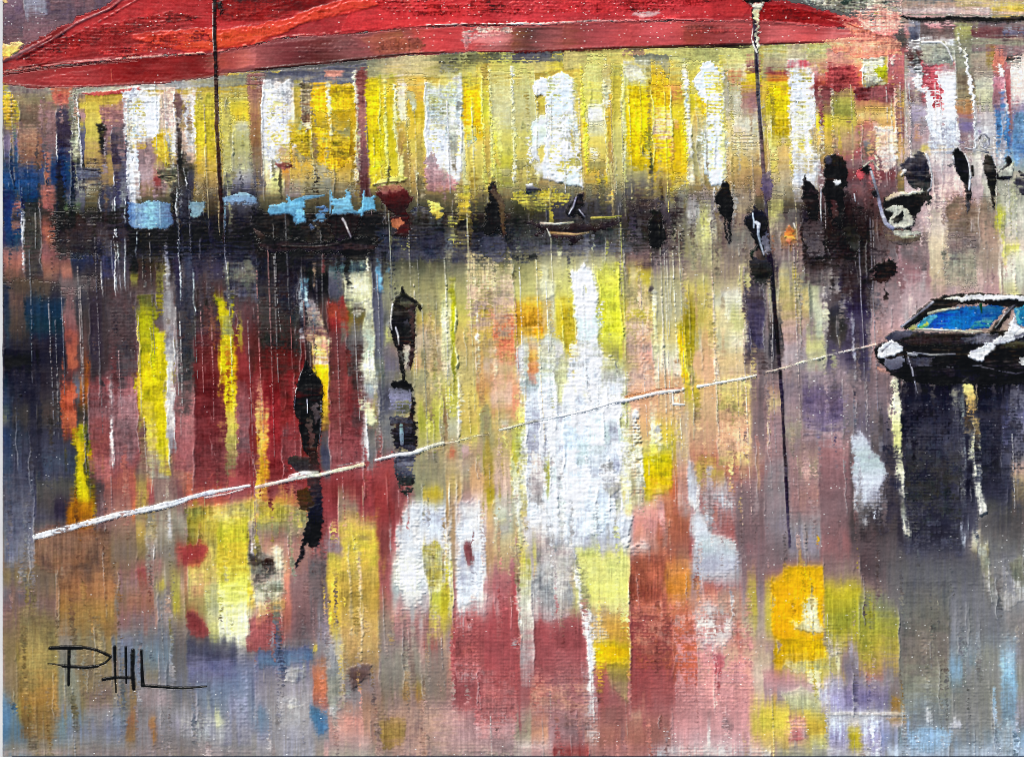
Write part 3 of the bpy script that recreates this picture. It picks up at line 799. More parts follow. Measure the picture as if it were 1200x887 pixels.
paint(pave, """
# third band
3 16 440 700 234 346 567 678 789 sk=1 r=1.1 rc=dde
3 12 480 500 565 aa7 556 d=0.3
12 38 444 700 223 345 556 567 778 778 sk=2 r=0.7 rc=bbc
14 42 466 502 434 654 544 a=0.8
34 50 444 610 223 334 445 668 sk=2
42 88 440 510 323 434 654 534 sk=2
48 90 496 566 445 556 567 668 sk=2 d0=0.2
42 92 552 634 665 776 655 435 655 sk=1 d0=0.2
40 72 600 640 778 778 667
44 70 640 670 877 667
70 88 440 514 534 d53 e64 833 j=1.8
86 96 440 476 778 99a 543
93 105 440 484 a53 c72 b62 542
90 110 482 526 443 864 333 
86 104 500 606 aa2 cb1 dc1 cb1 ca2 j=2.2 h=1 sk=6
98 112 504 596 443 333 654 652 sk=2 j=2
76 112 590 622 b82 a71 953 sk=0 v=1.5
86 106 614 626 b72 a73 sk=0
64 90 580 612 535 324 546
104 130 440 560 a57 b67 955 b76 a77 sk=1
112 124 560 604 656 768 b67
126 134 440 562 a67 eee dcc fee 956 sk=6 h=0.8 r=0.9 rc=fff
128 164 440 566 956 a67 c9a a56 b77 sk=3 d=0.02
145 158 490 540 cbc ccd b78 d=0.5
118 164 540 606 c76 b65 a76 b87 sk=2 d0=0.2
152 166 550 606 a54 c65 c74
158 178 440 566 722 a33 833 844 sk=6
160 184 440 556 cb2 cb4 bb6 a97 886 j=1.6 h=0.9
180 197 440 560 dc3 dc1 cb2 cb4 998 j=1.2 h=1 l=0.9 r=0.9 rc=fea
192 205 440 530 99a cbc bab a98 sk=3 h=0.9
160 206 536 606 976 987 a98 997 sk=2 d0=0.2
158 176 556 596 ca5 c65 b76 cb6 d=0.1
168 178 556 604 eb6 d55 444 d=0.2
200 228 440 586 555 c88 a56 b76 976 866 sk=2
226 266 440 584 712 822 823 a34 b33 sk=3 l=0.6
214 270 564 588 b43 d64 c44 sk=0 v=1.4 d=0.1
256 280 440 558 cb1 dc2 cb4 bb7 976 865 j=1.8 h=0.9 sk=3
P 266,470 269,470 269,488 265,484 ; 311 
274 292 440 570 822 a67 956 b78 867 sk=2
286 304 440 560 b23 823 a33 723 sk=2 l=0.8
262 300 548 580 a34 c44 a45 sk=2
# below the white line, left
34 134 618 680 866 866 754 854 976 sk=1
3 42 660 690 865 875 876
38 70 640 706 775 766 877
130 166 612 680 976 877 866 sk=1
158 182 600 664 887 ca5 875 875 sk=3 
P 158,548 172,548 172,602 160,602 ; 987 cb5 ca4 ; d=0.25
172 220 594 676 aa9 bba 889 998 sk=1
168 178 612 690 333 eee 667 889 sk=4 d=0.2 r=1.1 rc=fff
195 200 600 640 ccd dde 998 d=0.3
204 218 612 690 987 877 867
P 217,594 270,592 300,580 340,590 362,600 356,612 300,618 222,612 ; aa6 ba3 db6 dc7 a95 997 ; dir=h v=1.5
P 218,600 310,610 300,700 286,756 262,740 255,715 240,700 226,690 240,662 224,640 ; ba4 dc4 dc5 ee8 ffc fea ; h=0.9 v=1.4
P 222,626 238,630 250,612 262,640 250,690 232,684 ; aa6 cb5 cb7 ; d=0.15
246 272 600 672 cb4 dc4 eb3 ee8 sk=2 h=1 r=0.9 rc=ffb
210 245 640 666 a33 b44 a34 sk=0 j=2
262 292 650 756 ffc ee9 fea eec ffd sk=2 h=1.2 v=1.4
256 300 694 716 fb3 ffc fd5 eec sk=0 v=1.8
P 268,748 284,742 300,752 296,758 280,760 ; ffd eea ; d=0.3
290 306 590 650 ca4 dc7 dc4
P 290,628 296,620 300,640 302,664 292,660 ; 767 222 867 ; h=1
""")
paint(pave, """
# the crimson stretch and the cream streaks
300 312 444 586 eb9 ec8 da3 db2 ca4 sk=3 h=0.8
308 350 440 574 a12 b12 b23 a23 a34 sk=2
P 318,452 324,448 330,470 342,490 344,520 332,500 ; 733 a34 
P 328,496 334,494 340,500 338,512 330,518 ; 445 667
374 388 488 580 334 445 556 634 sk=2
378 388 434 500 dc2 eb2 ca3 763 sk=0 h=0.9 j=1.6
384 426 440 560 a45 833 a45 967 945 sk=3 l=0.8
406 424 440 506 444 533 722 sk=2
408 426 496 540 922 a23 945 sk=1
P 400,486 424,478 422,500 404,500 ; b78 a45 ; d=0.2
420 440 440 474 aab cdc 99a bbb sk=3 v=1.8
P 421,452 426,458 431,476 438,482 439,494 436,499 430,496 424,476 ; eeb ffc ; h=1.5 v=0.4
424 444 498 560 666 777 667 756 sk=2
421 428 446 556 999 dcc eee cbc sk=4 h=0.8 l=0 r=1.2 rc=fff
440 462 440 570 667 556 777 655 755 sk=2
440 448 506 560 933 a33 756 d=0.25
444 486 440 480 776 556 667 v=1.3
440 470 530 600 867 a45 866 
484 518 436 470 aa7 998 ba7 sk=1
P 489,434 498,432 500,450 494,462 486,456 ; aa8 776 
490 520 454 540 987 bb5 bb4 aa6 997 sk=2
P 495,470 502,450 506,480 500,490 ; 876 986
516 540 436 526 aa7 bb5 bb4 cc7 998 sk=2 l=0.8
520 538 480 524 bb8 bba 9a9
536 562 440 528 cb7 cb6 db6 dc5 bb6 sk=2 l=1.3 rc=ffd bl=22
558 582 440 510 d86 da5 cb5 da7 sk=2
574 604 440 486 d87 eba ecb d76 sk=1
P 561,484 568,472 574,478 577,520 562,520 ; 776 886 997
562 580 510 606 887 ba4 ca3 ba2 b93 sk=0
578 606 490 560 dca ba6 cb5 bb5 sk=2
586 604 496 508 eed 998 dcb sk=0 d=0.3
520 566 516 560 b98 a87 baa 997 sk=1
524 534 524 545 d53 b54 987 sk=0
P 540,520 550,522 554,532 542,538 ; ecd dab
478 530 526 610 998 887 997 aa8 987 sk=1
P 500,528 514,526 516,546 506,550 ; 667 776
P 480,528 520,522 522,530 482,536 ; 976 a65 ; d=0.3
494 518 570 600 cb2 ca3 ba5 sk=0 j=1.8 h=1
376 450 556 628 a34 933 a34 a45 b56 sk=2 v=1.2
P 424,556 440,560 440,575 428,570 ; c33 d54 ; d=0.3
300 356 560 600 933 845 a44 633 sk=1 d0=0.2
326 348 572 612 db6 ca4 a74 543 d=0.1 j=1.8
P 316,598 322,580 340,590 350,600 330,606 ; eb4 ca5 
300 366 600 632 aa7 cc8 886 775 sk=0 v=1.8
300 362 626 680 977 c98 a76 a87 sk=1 v=1.4
312 332 640 690 a86 ecb d75 b96 d=0.2 sk=2
P 300,640 308,650 316,680 304,690 300,670 ; ec5 eea 333 ; v=1.5
396 422 574 680 876 987 ca4 dc5 sk=3 l=0.8 rc=ecb
418 446 606 690 965 ba4 ba3 a84 sk=2 v=1.2
438 462 540 690 a44 a33 844 a55 sk=2
378 408 618 680 b76 879 a76 ca5 v=1.5 d=0.1
456 470 596 690 934 a45 ba9 834 j=2.5
458 484 560 600 a45 734 933 d=0.1
P 462,620 470,600 476,586 490,580 526,600 526,700 520,720 468,716 460,690 ; dde ccc ddd cdd ccb dda ; h=1.3 de=5 v=0.7
492 526 590 640 cde dde eee sk=1 v=0.6 r=1 rc=eee
496 524 634 690 ba5 cb2 ddc cc4 sk=2 d=0.25 v=1.5
522 540 540 680 ba8 ca6 b96 a97 ba6 sk=2
525 534 560 620 cb5 a98 cb8 d=0.3 l=0.9 rc=fff
534 572 582 648 dcc cbb ccd dcc sk=0 h=1
P 550,548 556,540 568,560 566,584 552,580 ; c97 da7 ecb
P 564,590 572,580 580,600 580,620 570,624 ; cb3 a93 
540 562 628 700 734 b9a a78 966 d=0.15 v=1.6
556 572 616 670 dcc a88 c9a d=0.2
568 582 590 690 db7 ca8 b96 a77 sk=1
578 604 530 680 dba dba bcb cb8 ba6 sk=2 r=0.8
P 580,612 594,608 598,622 584,628 ; cb4 aab ddb
""")
paint(pave, """
# the big white glare and what surrounds it
600 614 440 504 da7 e87 d76 cb6 sk=1
598 616 498 596 aa6 cc4 cb4 bb5 998 sk=2
600 616 590 680 aa8 ba7 cb5 cc4 sk=2
P 609,444 732,444 730,470 733,500 735,560 731,600 728,640 700,646 660,636 640,644 616,640 612,560 609,500 ; dee eef dee eee dde cde ; h=2.0 v=0.45
612 644 450 560 ccd eef dde bbc ccc sk=2 v=0.7 h=0.6
P 616,455 640,450 636,492 612,494 ; dde bbc ; d=0.2
644 660 446 640 cde eef dde dee sk=3 h=0.8 v=0.5 l=0.9 r=0.9
664 690 470 640 dee eef def eef sk=4 h=0.8 v=0.5 l=0.7 
690 708 450 630 eef dde dee cde sk=4 h=0.7 v=0.5 r=0.8
708 730 450 560 dde bcc ddd aab eee sk=3 h=0.7 v=0.6 l=0.8
P 690,556 706,554 708,560 692,560 ; bbb aaa
640 650 528 600 dde 994 aa8 333 sk=3 d=0.35 v=1.6
612 642 540 660 dde ddd dcd cbc sk=2 d=0.1 h=0.9
630 640 576 596 bb6 dda ccd d=0.2
614 650 616 690 dcd aa9 988 867 sk=1 v=1.3 h=0.8
P 630,642 656,644 660,660 640,664 ; 866 976 ; de=2
640 676 620 690 dde aab 998 aa7 d=0.15 v=1.3
672 736 620 654 eef ccd ddd aab sk=0 h=1
676 738 638 725 ddb dd8 dd7 cc8 ba5 sk=1 h=0.8 r=1 rc=eec
P 700,640 734,640 730,656 704,654 ; ccd dcc ; d=0.2
718 734 560 600 dd9 998 cc9 sk=3
P 726,574 736,570 742,600 738,640 732,640 ; ddd eef ccd eee ; h=2.4 v=0.6
P 728,576 732,574 733,582 729,582 ; ba4 
732 772 444 486 dba d97 c86 da8 sk=1
734 804 470 560 d98 da7 cb7 ca6 sk=2 v=1.2
P 730,492 740,478 746,482 752,520 756,560 748,600 736,596 733,540 ; ccc eed ddc bb8 cca ; d=0.15 h=1.6 v=1.1
742 748 476 620 eee bb8 eed ccb sk=6 d=0.25 h=1.6
762 770 460 540 ca8 fec ffd da8 sk=2 h=0.8 d=0.15 l=0.8 rc=fff
772 800 440 492 d97 da8 db9 d98 sk=1 r=0.7
768 802 482 562 da7 cb4 cb3 b94 a84 sk=2 v=1.2
752 786 520 584 cc8 dc2 ec2 cb4 sk=3 h=0.9 v=1.2
760 800 560 606 c75 b53 b65 a54 sk=1 v=1.4
P 776,590 786,584 790,596 782,604 ; d73 a53 
764 808 584 680 c86 b64 a65 865 965 sk=1 v=1.3
742 770 580 690 cc9 d99 b87 976 865 sk=2 v=1.5
P 768,570 776,574 782,610 782,640 776,636 ; ecb dbb b98 ; d=0.2
P 752,630 762,640 752,660 738,646 ; ccd eee 888 ; d=0.15 h=1.5
735 792 648 690 a65 a54 c84 b66 sk=0 v=1.7
790 806 480 600 cbb ba9 c98 ccc sk=5 d=0.2 v=1.2
802 824 440 498 cb3 cb2 aa5 a97 sk=2 r=0.8 rc=fec
818 844 444 530 da7 ca8 b87 c98 sk=1
808 850 500 556 b98 b77 a55 c86 sk=1 v=1.2
840 884 440 556 da9 dc7 dc8 da8 eb9 cb7 sk=1 r=0.5 l=0.8
P 834,516 848,512 850,552 840,552 ; a55 b66 ; de=2
812 854 540 580 cb4 cb5 ba6 b87 sk=0 v=1.5
850 866 524 606 c76 b65 b76 ba7 sk=1 d1=0.3
P 806,538 812,540 820,570 822,590 812,598 806,580 ; ccd dde ; h=1.4
820 864 570 622 ccd bbc b87 ccd sk=1 d=0.15
P 844,572 850,570 860,610 848,606 ; a65 b76
840 884 562 614 ccc bbc bbd aab d=0.12 sk=2
P 808,598 820,596 836,620 860,632 872,650 868,690 812,690 ; ccd ccd bbc cbd ; de=4 h=0.9 v=0.6
840 880 600 640 965 a66 b77 d=0.3
862 904 540 690 a76 767 656 757 867 sk=1 d0=0.25 d1=0.1
878 904 436 530 546 435 546 867 sk=1 l=0 j=1.6
880 890 560 610 aaa bbb 878 d=0.4
""")
paint(pave, """
# violet stretch and the car's reflection
896 922 440 560 a98 a89 978 a88 98a sk=1
898 916 456 492 b97 dc8 cb8 978 d=0.15
896 928 550 680 99a 989 98a 767 657 sk=1
916 948 440 560 869 979 aa8 868 a99 sk=2 v=1.2
940 990 440 530 a89 758 647 867 b99 sk=1 d0=0.2
P 958,464 986,466 984,510 962,520 948,500 ; 647 658 769 ; de=6
924 990 520 600 a98 b98 a88 c98 a87 sk=1
934 960 540 590 bb8 a98 c97 d=0.3
924 968 590 680 b98 99a 98a 767 sk=1 v=1.3
960 1004 510 690 a77 967 867 966 855 sk=2
984 1004 440 530 a99 868 667 a98 sk=1 r=0.5
998 1050 436 520 656 868 657 556 sk=1
1020 1030 480 530 aa8 656 cb8 d=0.3
996 1060 510 690 445 434 333 545 645 sk=1 d0=0.1
1052 1160 440 600 112 112 223 223 112 334 sk=2 v=1
1050 1140 560 690 334 223 223 445 556 sk=2 d0=0.3
1130 1180 560 690 223 556 767 656 sk=2 d0=0.2
1140 1184 440 570 112 111 223 222 445 sk=2
1172 1228 440 560 112 334 88b 556 667 sk=1 v=1.5
P 1178,456 1200,458 1204,500 1192,512 1182,490 ; 889 aab 778 ; d=0.3
1184 1228 500 600 99a 667 b98 ba7 976 sk=2 v=1.3
1146 1228 590 690 665 877 998 778 889 sk=1 v=1.2
1080 1100 490 560 112 233 545 d=0.2
1092 1116 492 600 545 444 334 sk=4 
1116 1130 440 640 334 bcb 556 334 445 sk=4 d=0.2 r=0.9 rc=dee
P 1124,600 1128,600 1130,640 1127,640 ; ccd def
P 998,512 1002,506 1008,506 1016,514 1022,530 1034,542 1039,558 1032,574 1018,588 1006,608 1001,600 999,560 ; ccd bcd ccd cdd ; h=1.2 v=0.4 de=2
1004 1050 560 660 ccd 434 545 d=0.72 v=0.6
1020 1046 520 580 bbc bbb d=0.75
P 1044,444 1052,440 1053,456 1056,480 1056,540 1063,570 1063,585 1054,578 1050,560 1046,510 1041,480 1046,462 ; ddb ffc ee9 ffd eed ; h=2.6 v=0.5
P 1055,585 1060,592 1068,624 1066,630 1060,626 1056,604 ; 665 eed ffd ; h=1.8
P 1128,446 1134,442 1141,450 1144,480 1149,520 1150,570 1156,600 1148,604 1142,570 1139,520 1132,470 ; ee9 eb6 ffc eed ffe ; h=2.6 v=0.5
P 1116,460 1122,456 1124,480 1128,540 1122,520 ; 998 445 ccb ; d=0.2
P 1140,620 1146,624 1150,646 1158,632 1158,650 1150,662 1143,654 1136,640 ; aa9 eed cb6 eed ; h=1.8
P 1147,650 1155,648 1156,656 1149,658 ; ba4 ddc
""")
paint(pave, """
# the bottom quarter
3 40 684 720 876 658 757 866 sk=1 d0=0.2
40 68 694 722 865 757 768 d0=0.2
P 38,704 50,702 54,708 46,716 40,712 ; 99b aab ; d=0.3
3 24 712 838 867 875 876 985 sk=3
18 70 708 862 866 976 984 975 985 874 sk=3
64 86 664 730 ddc cbb b87 dcc sk=2 v=1.4
66 140 664 722 975 a76 a64 a75 sk=1 d=0.06
84 100 664 700 b64 a53 974
P 92,690 116,694 112,706 98,702 ; b8a a78 ; d=0.3
66 92 716 860 a97 99a 9aa 998 888 sk=3
86 138 708 758 a75 985 974 985 sk=1
88 122 740 806 9a9 986 876 986 sk=1 
110 140 770 818 985 986 867 
134 152 684 736 88a 69b 988 b67 sk=1
138 190 660 746 a67 978 b87 b78 978 sk=1 v=1.4
P 160,666 170,664 174,688 166,692 ; b34 a55
150 182 690 740 b78 b65 879 978 d=0.15 v=1.5
180 194 662 748 dbb bba 99a d98 e98 sk=2
184 206 690 742 88a 99a 889 sk=1
P 183,684 194,680 196,690 184,692 ; dc4 cb4
200 212 664 734 ba6 bb6 cb3 cb4 sk=2 d1=0.3
210 228 660 720 b87 dba b97 aa7 sk=1
216 258 662 756 c87 d97 bb6 aa7 ccb sk=2 v=1.3
P 218,714 228,716 240,730 244,742 238,748 222,742 ; a34 933
246 262 668 750 bb6 ccb aa6 eea sk=2
P 3,812 14,818 20,838 34,858 40,886 3,886 ; 79b 58b 58b 68a ; h=0.8
20 66 780 886 986 975 984 875 a85 sk=2
P 3,812 12,816 18,834 32,856 38,886 3,886 ; 79b 58b 47a 8ac ; h=0.7
60 84 824 886 77a 69b 79b 8ac sk=2 r=0.8 rc=ddd
78 152 824 886 88a 69b 78b 9ab 99a sk=1 d0=0.2
100 132 820 850 c88 99a b9a d=0.3
130 206 732 812 98a 79b 69b 78a 98a sk=2 d0=0.2
136 156 742 800 99b 68b 79c d=0.1
P 92,808 116,812 136,804 130,816 104,820 ; 756 867 ; d=0.2
152 162 786 852 78b 974 a86 986 sk=2
148 158 838 876 c75 a62 b83 sk=0
170 186 780 830 a95 986 98a sk=0
160 236 800 872 99a b9a 99a a9b 98a sk=1
P 176,840 182,838 184,850 180,854 175,850 ; b72 a63
P 177,858 183,856 184,868 179,872 ; b73 a62
200 276 730 830 778 445 667 78a 99a sk=2 d0=0.25
P 236,766 244,770 252,800 262,840 256,848 248,820 ; ddc 99a eea ; d=0.4 h=1.2
230 304 760 886 556 78a 89a 99a a98 sk=1 d0=0.2
212 268 836 862 99a ddb aab cdc sk=0 d=0.35 v=1.2
P 252,828 258,832 262,848 254,852 ; eea dda ; d=0.1
268 290 810 850 99a bbd 89a d=0.3
3 304 870 886 88a 998 b9a a98 sk=0 d=0.15
# below the yellow reflection
300 336 660 690 eea ffc 333 eed sk=0 v=1.8
P 300,670 312,668 322,674 318,682 302,680 ; 211 433
300 334 688 732 ffd dba ec9 b56 a44 sk=0 v=1.8
298 338 712 766 b67 956 845 945 844 sk=1
P 302,704 322,700 318,708 304,714 ; fec ecb ; d=0.2
P 300,722 316,724 306,732 300,734 ; ec6 eea
328 344 656 768 c97 d87 a65 767 sk=3 l=0.9 rc=fed
340 384 652 762 866 977 866 756 867 sk=2
362 384 656 726 556 766 767 445 sk=1 d=0.1
298 376 752 792 557 569 67a 989 sk=0
P 364,758 372,756 373,762 368,766 ; ec5
370 388 716 786 878 97a 99a 88a sk=1
382 414 656 746 dc6 db4 ec5 db4 dc5 sk=4 v=1
388 404 736 806 cb5 cb4 ca4 976 sk=2 d=0.05
398 446 656 790 ca5 db5 ca5 cb6 ba6 a85 sk=3
408 424 662 738 aa7 b85 b86 da6 sk=1 l=1 r=0.9 rc=fec
P 404,740 412,740 424,770 434,790 424,800 408,788 ; da6 ca5 876 
432 450 656 726 ca5 ba3 a73 863 sk=2
442 464 656 806 945 a66 987 988 998 sk=3
458 500 656 726 eed ddc bcc ddc aa8 sk=1 de=3
468 508 664 730 dde ccd eee d=0.15 v=0.8
458 512 700 790 a88 b77 977 887 998 sk=2 d=0.1 v=1.3
490 512 700 760 eee a77 845 d=0.55
502 530 656 742 cc4 dd5 cc3 dc5 sk=2 v=1.2 r=1 rc=eec
518 534 730 806 cc5 ca8 d97 b87 sk=3
494 512 756 796 a33 b44 955 d=0.1
446 524 764 836 998 887 776 875 877 sk=1 
P 406,784 416,780 432,776 434,790 420,802 414,808 ; 656 433 544 ; h=1.5
472 498 800 834 984 a73 975 sk=0 d=0.1
362 386 772 832 a76 c75 b75 b66 sk=0
382 402 742 844 99b bbc aa9 a99 b98 sk=3 r=0.8
298 368 778 886 779 98a aaa 99a 99a sk=1 v=1.2
P 328,788 342,782 354,784 350,796 340,800 336,792 ; ffc eec 99a ; d=0.15 v=1.5
P 334,818 348,820 352,828 340,830 ; eec bbb ; d=0.2
P 362,826 370,828 382,838 385,852 374,862 368,850 ; 58a 47a
P 321,843 326,843 326,848 321,848 ; 222
P 298,820 316,830 320,860 300,870 ; 58a 69b 89b ; de=4
384 436 826 886 b86 c98 d98 b99 aa9 sk=1
P 404,840 430,842 424,850 408,850 ; e87 e98 ; d=0.3
424 448 806 856 976 b86 c97 sk=1
434 452 844 876 a76 b76 a97
442 480 826 886 986 a85 a95 b98 aa9 sk=1
454 516 820 886 977 b98 b88 a87 sk=0
506 606 822 886 a88 b99 a89 a98 ba9 sk=0
522 534 726 770 667 989 bba d=0.2
530 606 716 842 a45 b34 945 a34 945 977 sk=1 v=1.2
532 566 720 780 c87 b45 ddd d=0.5 v=1
536 560 778 826 b44 c55 a33 sk=0
535 570 652 720 dde eef dee sk=1 h=1.4 v=0.4 n=
P 535,724 545,720 553,730 550,740 538,738 ; ddd ccc ; h=1.2
564 590 664 722 ddd b77 ecc 956 d=0.3
578 606 656 760 a77 a56 b34 934 sk=1
580 586 690 750 ddd c98 d=0.5
P 590,826 604,820 604,846 592,850 ; cc8 dd9 955 ; d=0.4
""".replace(' n=\n', '\n'))
paint(pave, """
598 614 656 740 a67 a45 b33 a34 sk=1
606 622 650 800 cc4 cc7 ccb bba aaa b99 sk=6 h=0.9 l=0.8
598 618 724 842 a44 a33 834 977 sk=2
616 656 654 738 baa ccb ddd ccc bbb sk=2 v=1.2
650 678 656 732 aa8 ba8 cc8 998 sk=1
616 690 720 800 834 a34 934 945 a56 sk=2 d0=0.15
P 640,760 664,762 676,790 660,800 640,780 ; b89 a67 ; d=0.35
620 646 780 840 b45 c65 c76 b76 sk=1
638 692 770 882 945 967 a77 978 a77 sk=2
614 642 830 886 b87 c97 b88 
598 622 830 886 aa9 aa8 a99
676 736 656 722 dd7 dd8 dd8 cc9 ccb sk=2 h=0.7 r=0.9 rc=eec
688 738 714 754 cb9 da5 c95 ba8 sk=1
690 740 746 784 dc3 eb1 dc2 cb5 sk=1 h=0.8 r=1.1 rc=ffa
P 704,778 740,776 741,808 736,824 730,820 716,800 ; ba4 aa6 986 885 ; h=1
P 673,664 678,668 686,690 691,720 697,775 694,800 688,770 682,720 676,690 ; eee fff eef ; h=1.8 v=0.4
682 698 770 870 eee dde d=0.5 sk=4 v=0.6
690 712 718 752 eee cb9 ddd d=0.45
694 712 776 830 b45 c66 a44 sk=3
736 780 654 722 965 a43 c86 a55 c97 sk=1 v=1.6
736 790 712 824 933 a33 a44 a44 944 sk=2 v=1.1
P 760,755 775,760 776,785 768,790 ; c66 d87 ; d=0.25
778 796 740 826 944 933 c55 sk=1
780 814 656 722 d85 c83 b85 c86 sk=1
786 820 710 806 b75 c65 e64 d64 d77 sk=1
P 796,764 806,766 810,790 798,800 ; e63 e74 ; d=0.1
806 870 652 710 ccd bbc b99 c98 sk=1 d=0.15
P 820,682 838,678 846,700 830,706 ; a54 b66 ; de=2
P 812,714 828,702 840,708 858,720 862,738 852,756 838,762 816,762 ; dde ddd ccd ; h=1.2 de=2 v=0.4
818 862 696 730 c97 b87 dca d=0.25
840 882 690 746 b98 ba9 c99 sk=1 d=0.1
838 862 730 766 ddd b98 d=0.5
870 904 652 760 767 878 a98 ba9 sk=1
874 886 660 740 ba6 dc4 cb5 sk=2 d=0.2
866 884 734 742 cc9 edb sk=0
816 904 752 830 c98 cb9 cba cba c99 sk=1
P 834,764 848,768 846,790 841,806 836,796 ; a46 b67 a45 
814 882 772 830 d88 d98 d99 daa sk=1 d=0.1
684 796 816 886 956 b77 b87 a76 b88 sk=1 v=1.1
P 700,826 734,824 728,850 706,846 ; 976 755 ; de=5
738 758 832 848 dca c97 d=0.35
786 884 812 886 d88 d99 eaa dab da9 sk=1 v=0.8
P 838,812 878,816 870,820 842,816 ; 856 734 ; d=0.3
P 846,848 862,847 860,852 856,864 853,852 ; 434 756
878 906 816 886 cb6 dc5 cb4 cb9 sk=1 d=0.1
760 904 872 886 cbb dde bbc sk=0 d=0.3
600 650 866 880 a98 edd a77 sk=0 d=0.2
648 690 874 886 922 a33 sk=0
898 1000 652 700 767 867 656 sk=1
896 910 676 760 db3 cb5 ba4 978 sk=2
P 908,680 918,664 966,662 968,690 964,720 966,752 940,758 924,752 906,748 904,700 ; eb2 fb1 fb1 da2 ; h=0.9 v=0.8
P 908,748 966,744 972,772 970,790 940,796 908,784 ; da2 997 eb1 db2 ca3 ; v=1.4
P 940,702 956,700 960,730 966,738 944,740 932,730 944,722 ; cdd eec ffd ; h=1.4
P 922,728 966,730 964,740 936,738 ; ffc eed ; v=1.4
964 990 726 772 eec 767 dda ba3 d=0.35 v=1.5
964 1012 652 706 876 987 a95 ba5 sk=1
966 1012 684 760 cb4 ba3 aa5 ca4 sk=1
1008 1044 650 692 434 434 656 sk=1 d1=0.3
1004 1054 686 740 987 aa4 ba4 987 sk=1
1000 1056 728 792 ba3 aa5 a86 ba4 a85 sk=1
986 1012 756 834 987 657 878 759 sk=1
1014 1058 780 834 a76 b76 976 967 sk=1
918 984 770 798 eec eea ba5 cb6 sk=0 v=1.5 h=0.9
P 946,788 962,790 960,806 966,822 956,814 948,800 ; ffb eea ; h=1.2
958 990 788 822 ba4 cb4 98a sk=1
894 960 788 826 c88 b89 98a c9a sk=1
P 914,812 940,806 966,818 980,834 930,832 ; ccb dda bb9 ; v=1
964 988 796 838 bad ccd bac sk=1 h=0.8
984 996 806 834 cb3 ba4 98a
986 1044 800 836 98a 769 869 97b sk=1 
892 950 826 878 cb4 db4 ca6 dc7 sk=1 v=1.2
918 948 838 868 956 dab a45 d=0.3 v=1.5
946 974 834 872 dc5 ca4 dd9 sk=0
968 1036 832 886 ddd ccd bad 98a ccd sk=1 v=1.3 
990 1010 850 880 cb3 dc5 aa9 d=0.25
1018 1052 834 882 cbc bbd 89c aac sk=1
970 1064 833 838 eec ddd eed sk=0 h=1.3 l=0 r=0
P 1044,818 1058,820 1062,834 1044,834 ; b83 963
P 1040,842 1064,840 1060,852 1046,850 ; a73 cbc
1034 1064 684 830 656 767 867 878 877 sk=1 l=0 r=0
1052 1120 650 842 445 667 777 877 998 987 89a sk=2 d0=0.1
1110 1186 650 842 334 667 889 9ab 999 998 sk=2
1040 1200 652 690 434 445 556 667 sk=0 d1=0.4
1064 1100 700 770 777 665 888 d=0.15
1112 1128 760 806 89a 7ac 89a sk=0 d0=0.3 d1=0.3
1150 1196 650 692 777 bbb cbb 998 sk=2 v=1.4 h=0.9
1176 1228 656 780 889 aab baa a99 sk=2 v=1.2
1172 1196 740 886 99a 9bd 8ac 9ab ccd sk=1 d0=0.2
1190 1228 760 886 a9a aa9 a9b 9bd sk=1
P 1080,740 1084,740 1092,830 1091,850 1086,846 ; aaa ccc eee ; h=1.4 d=0.25
1150 1180 760 860 aa9 999 998 aaa sk=1
1054 1228 846 886 89a 7ac 9bd bcd sk=0 d0=0.3 d1=0
P 1112,846 1122,838 1128,852 1114,853 ; bcd dde
1060 1150 856 880 9ac 68b acd d=0.3 v=1.3
1100 1180 800 872 998 999 aaa sk=1 d=0.15
1040 1228 876 886 bcd cde aab sk=0
""")
smear(104, 900, 1.3, 0.0, 71)
hblur(val, 16, 0.6); hblur(val, 5, 0.5); hblur(can, 6, 0.4); vblur(3, 0.5, 110, 290); vblur(6, 0.55, 270, 900)
for g_ in ((0, 120, 330, 625, '223', .38), (105, 230, 300, 600, '423', .32), (60, 640, 240, 304, '222', .52), (640, 1030, 236, 300, '323', .28),
           (0, 230, 620, 890, '764', .40), (100, 330, 730, 890, '667', .3), (300, 530, 745, 890, '877', .42), (1030, 1230, 640, 890, '667', .42),
           (780, 900, 770, 890, 'a88', .42), (880, 1060, 440, 690, '756', .3), (230, 350, 330, 570, '612', .25), (500, 620, 520, 880, '977', .2),
           (690, 800, 700, 890, '844', .25), (600, 890, 300, 540, 'dc8', .36), (470, 610, 320, 560, 'cb7', .30), (430, 870, 78, 214, 'ed7', .42), (230, 430, 112, 205, 'dc5', .25), (740, 880, 440, 560, 'da8', .3), (930, 1030, 240, 320, '212', .4), (1080, 1230, 280, 350, 'a98', .3), (780, 905, 540, 690, '966', .25)):
    glaze(*g_)
knifework(600, 60, (5, 1215, 105, 870), 72)
STYLE.update(v=1.45, m=0.75, j=1.5)
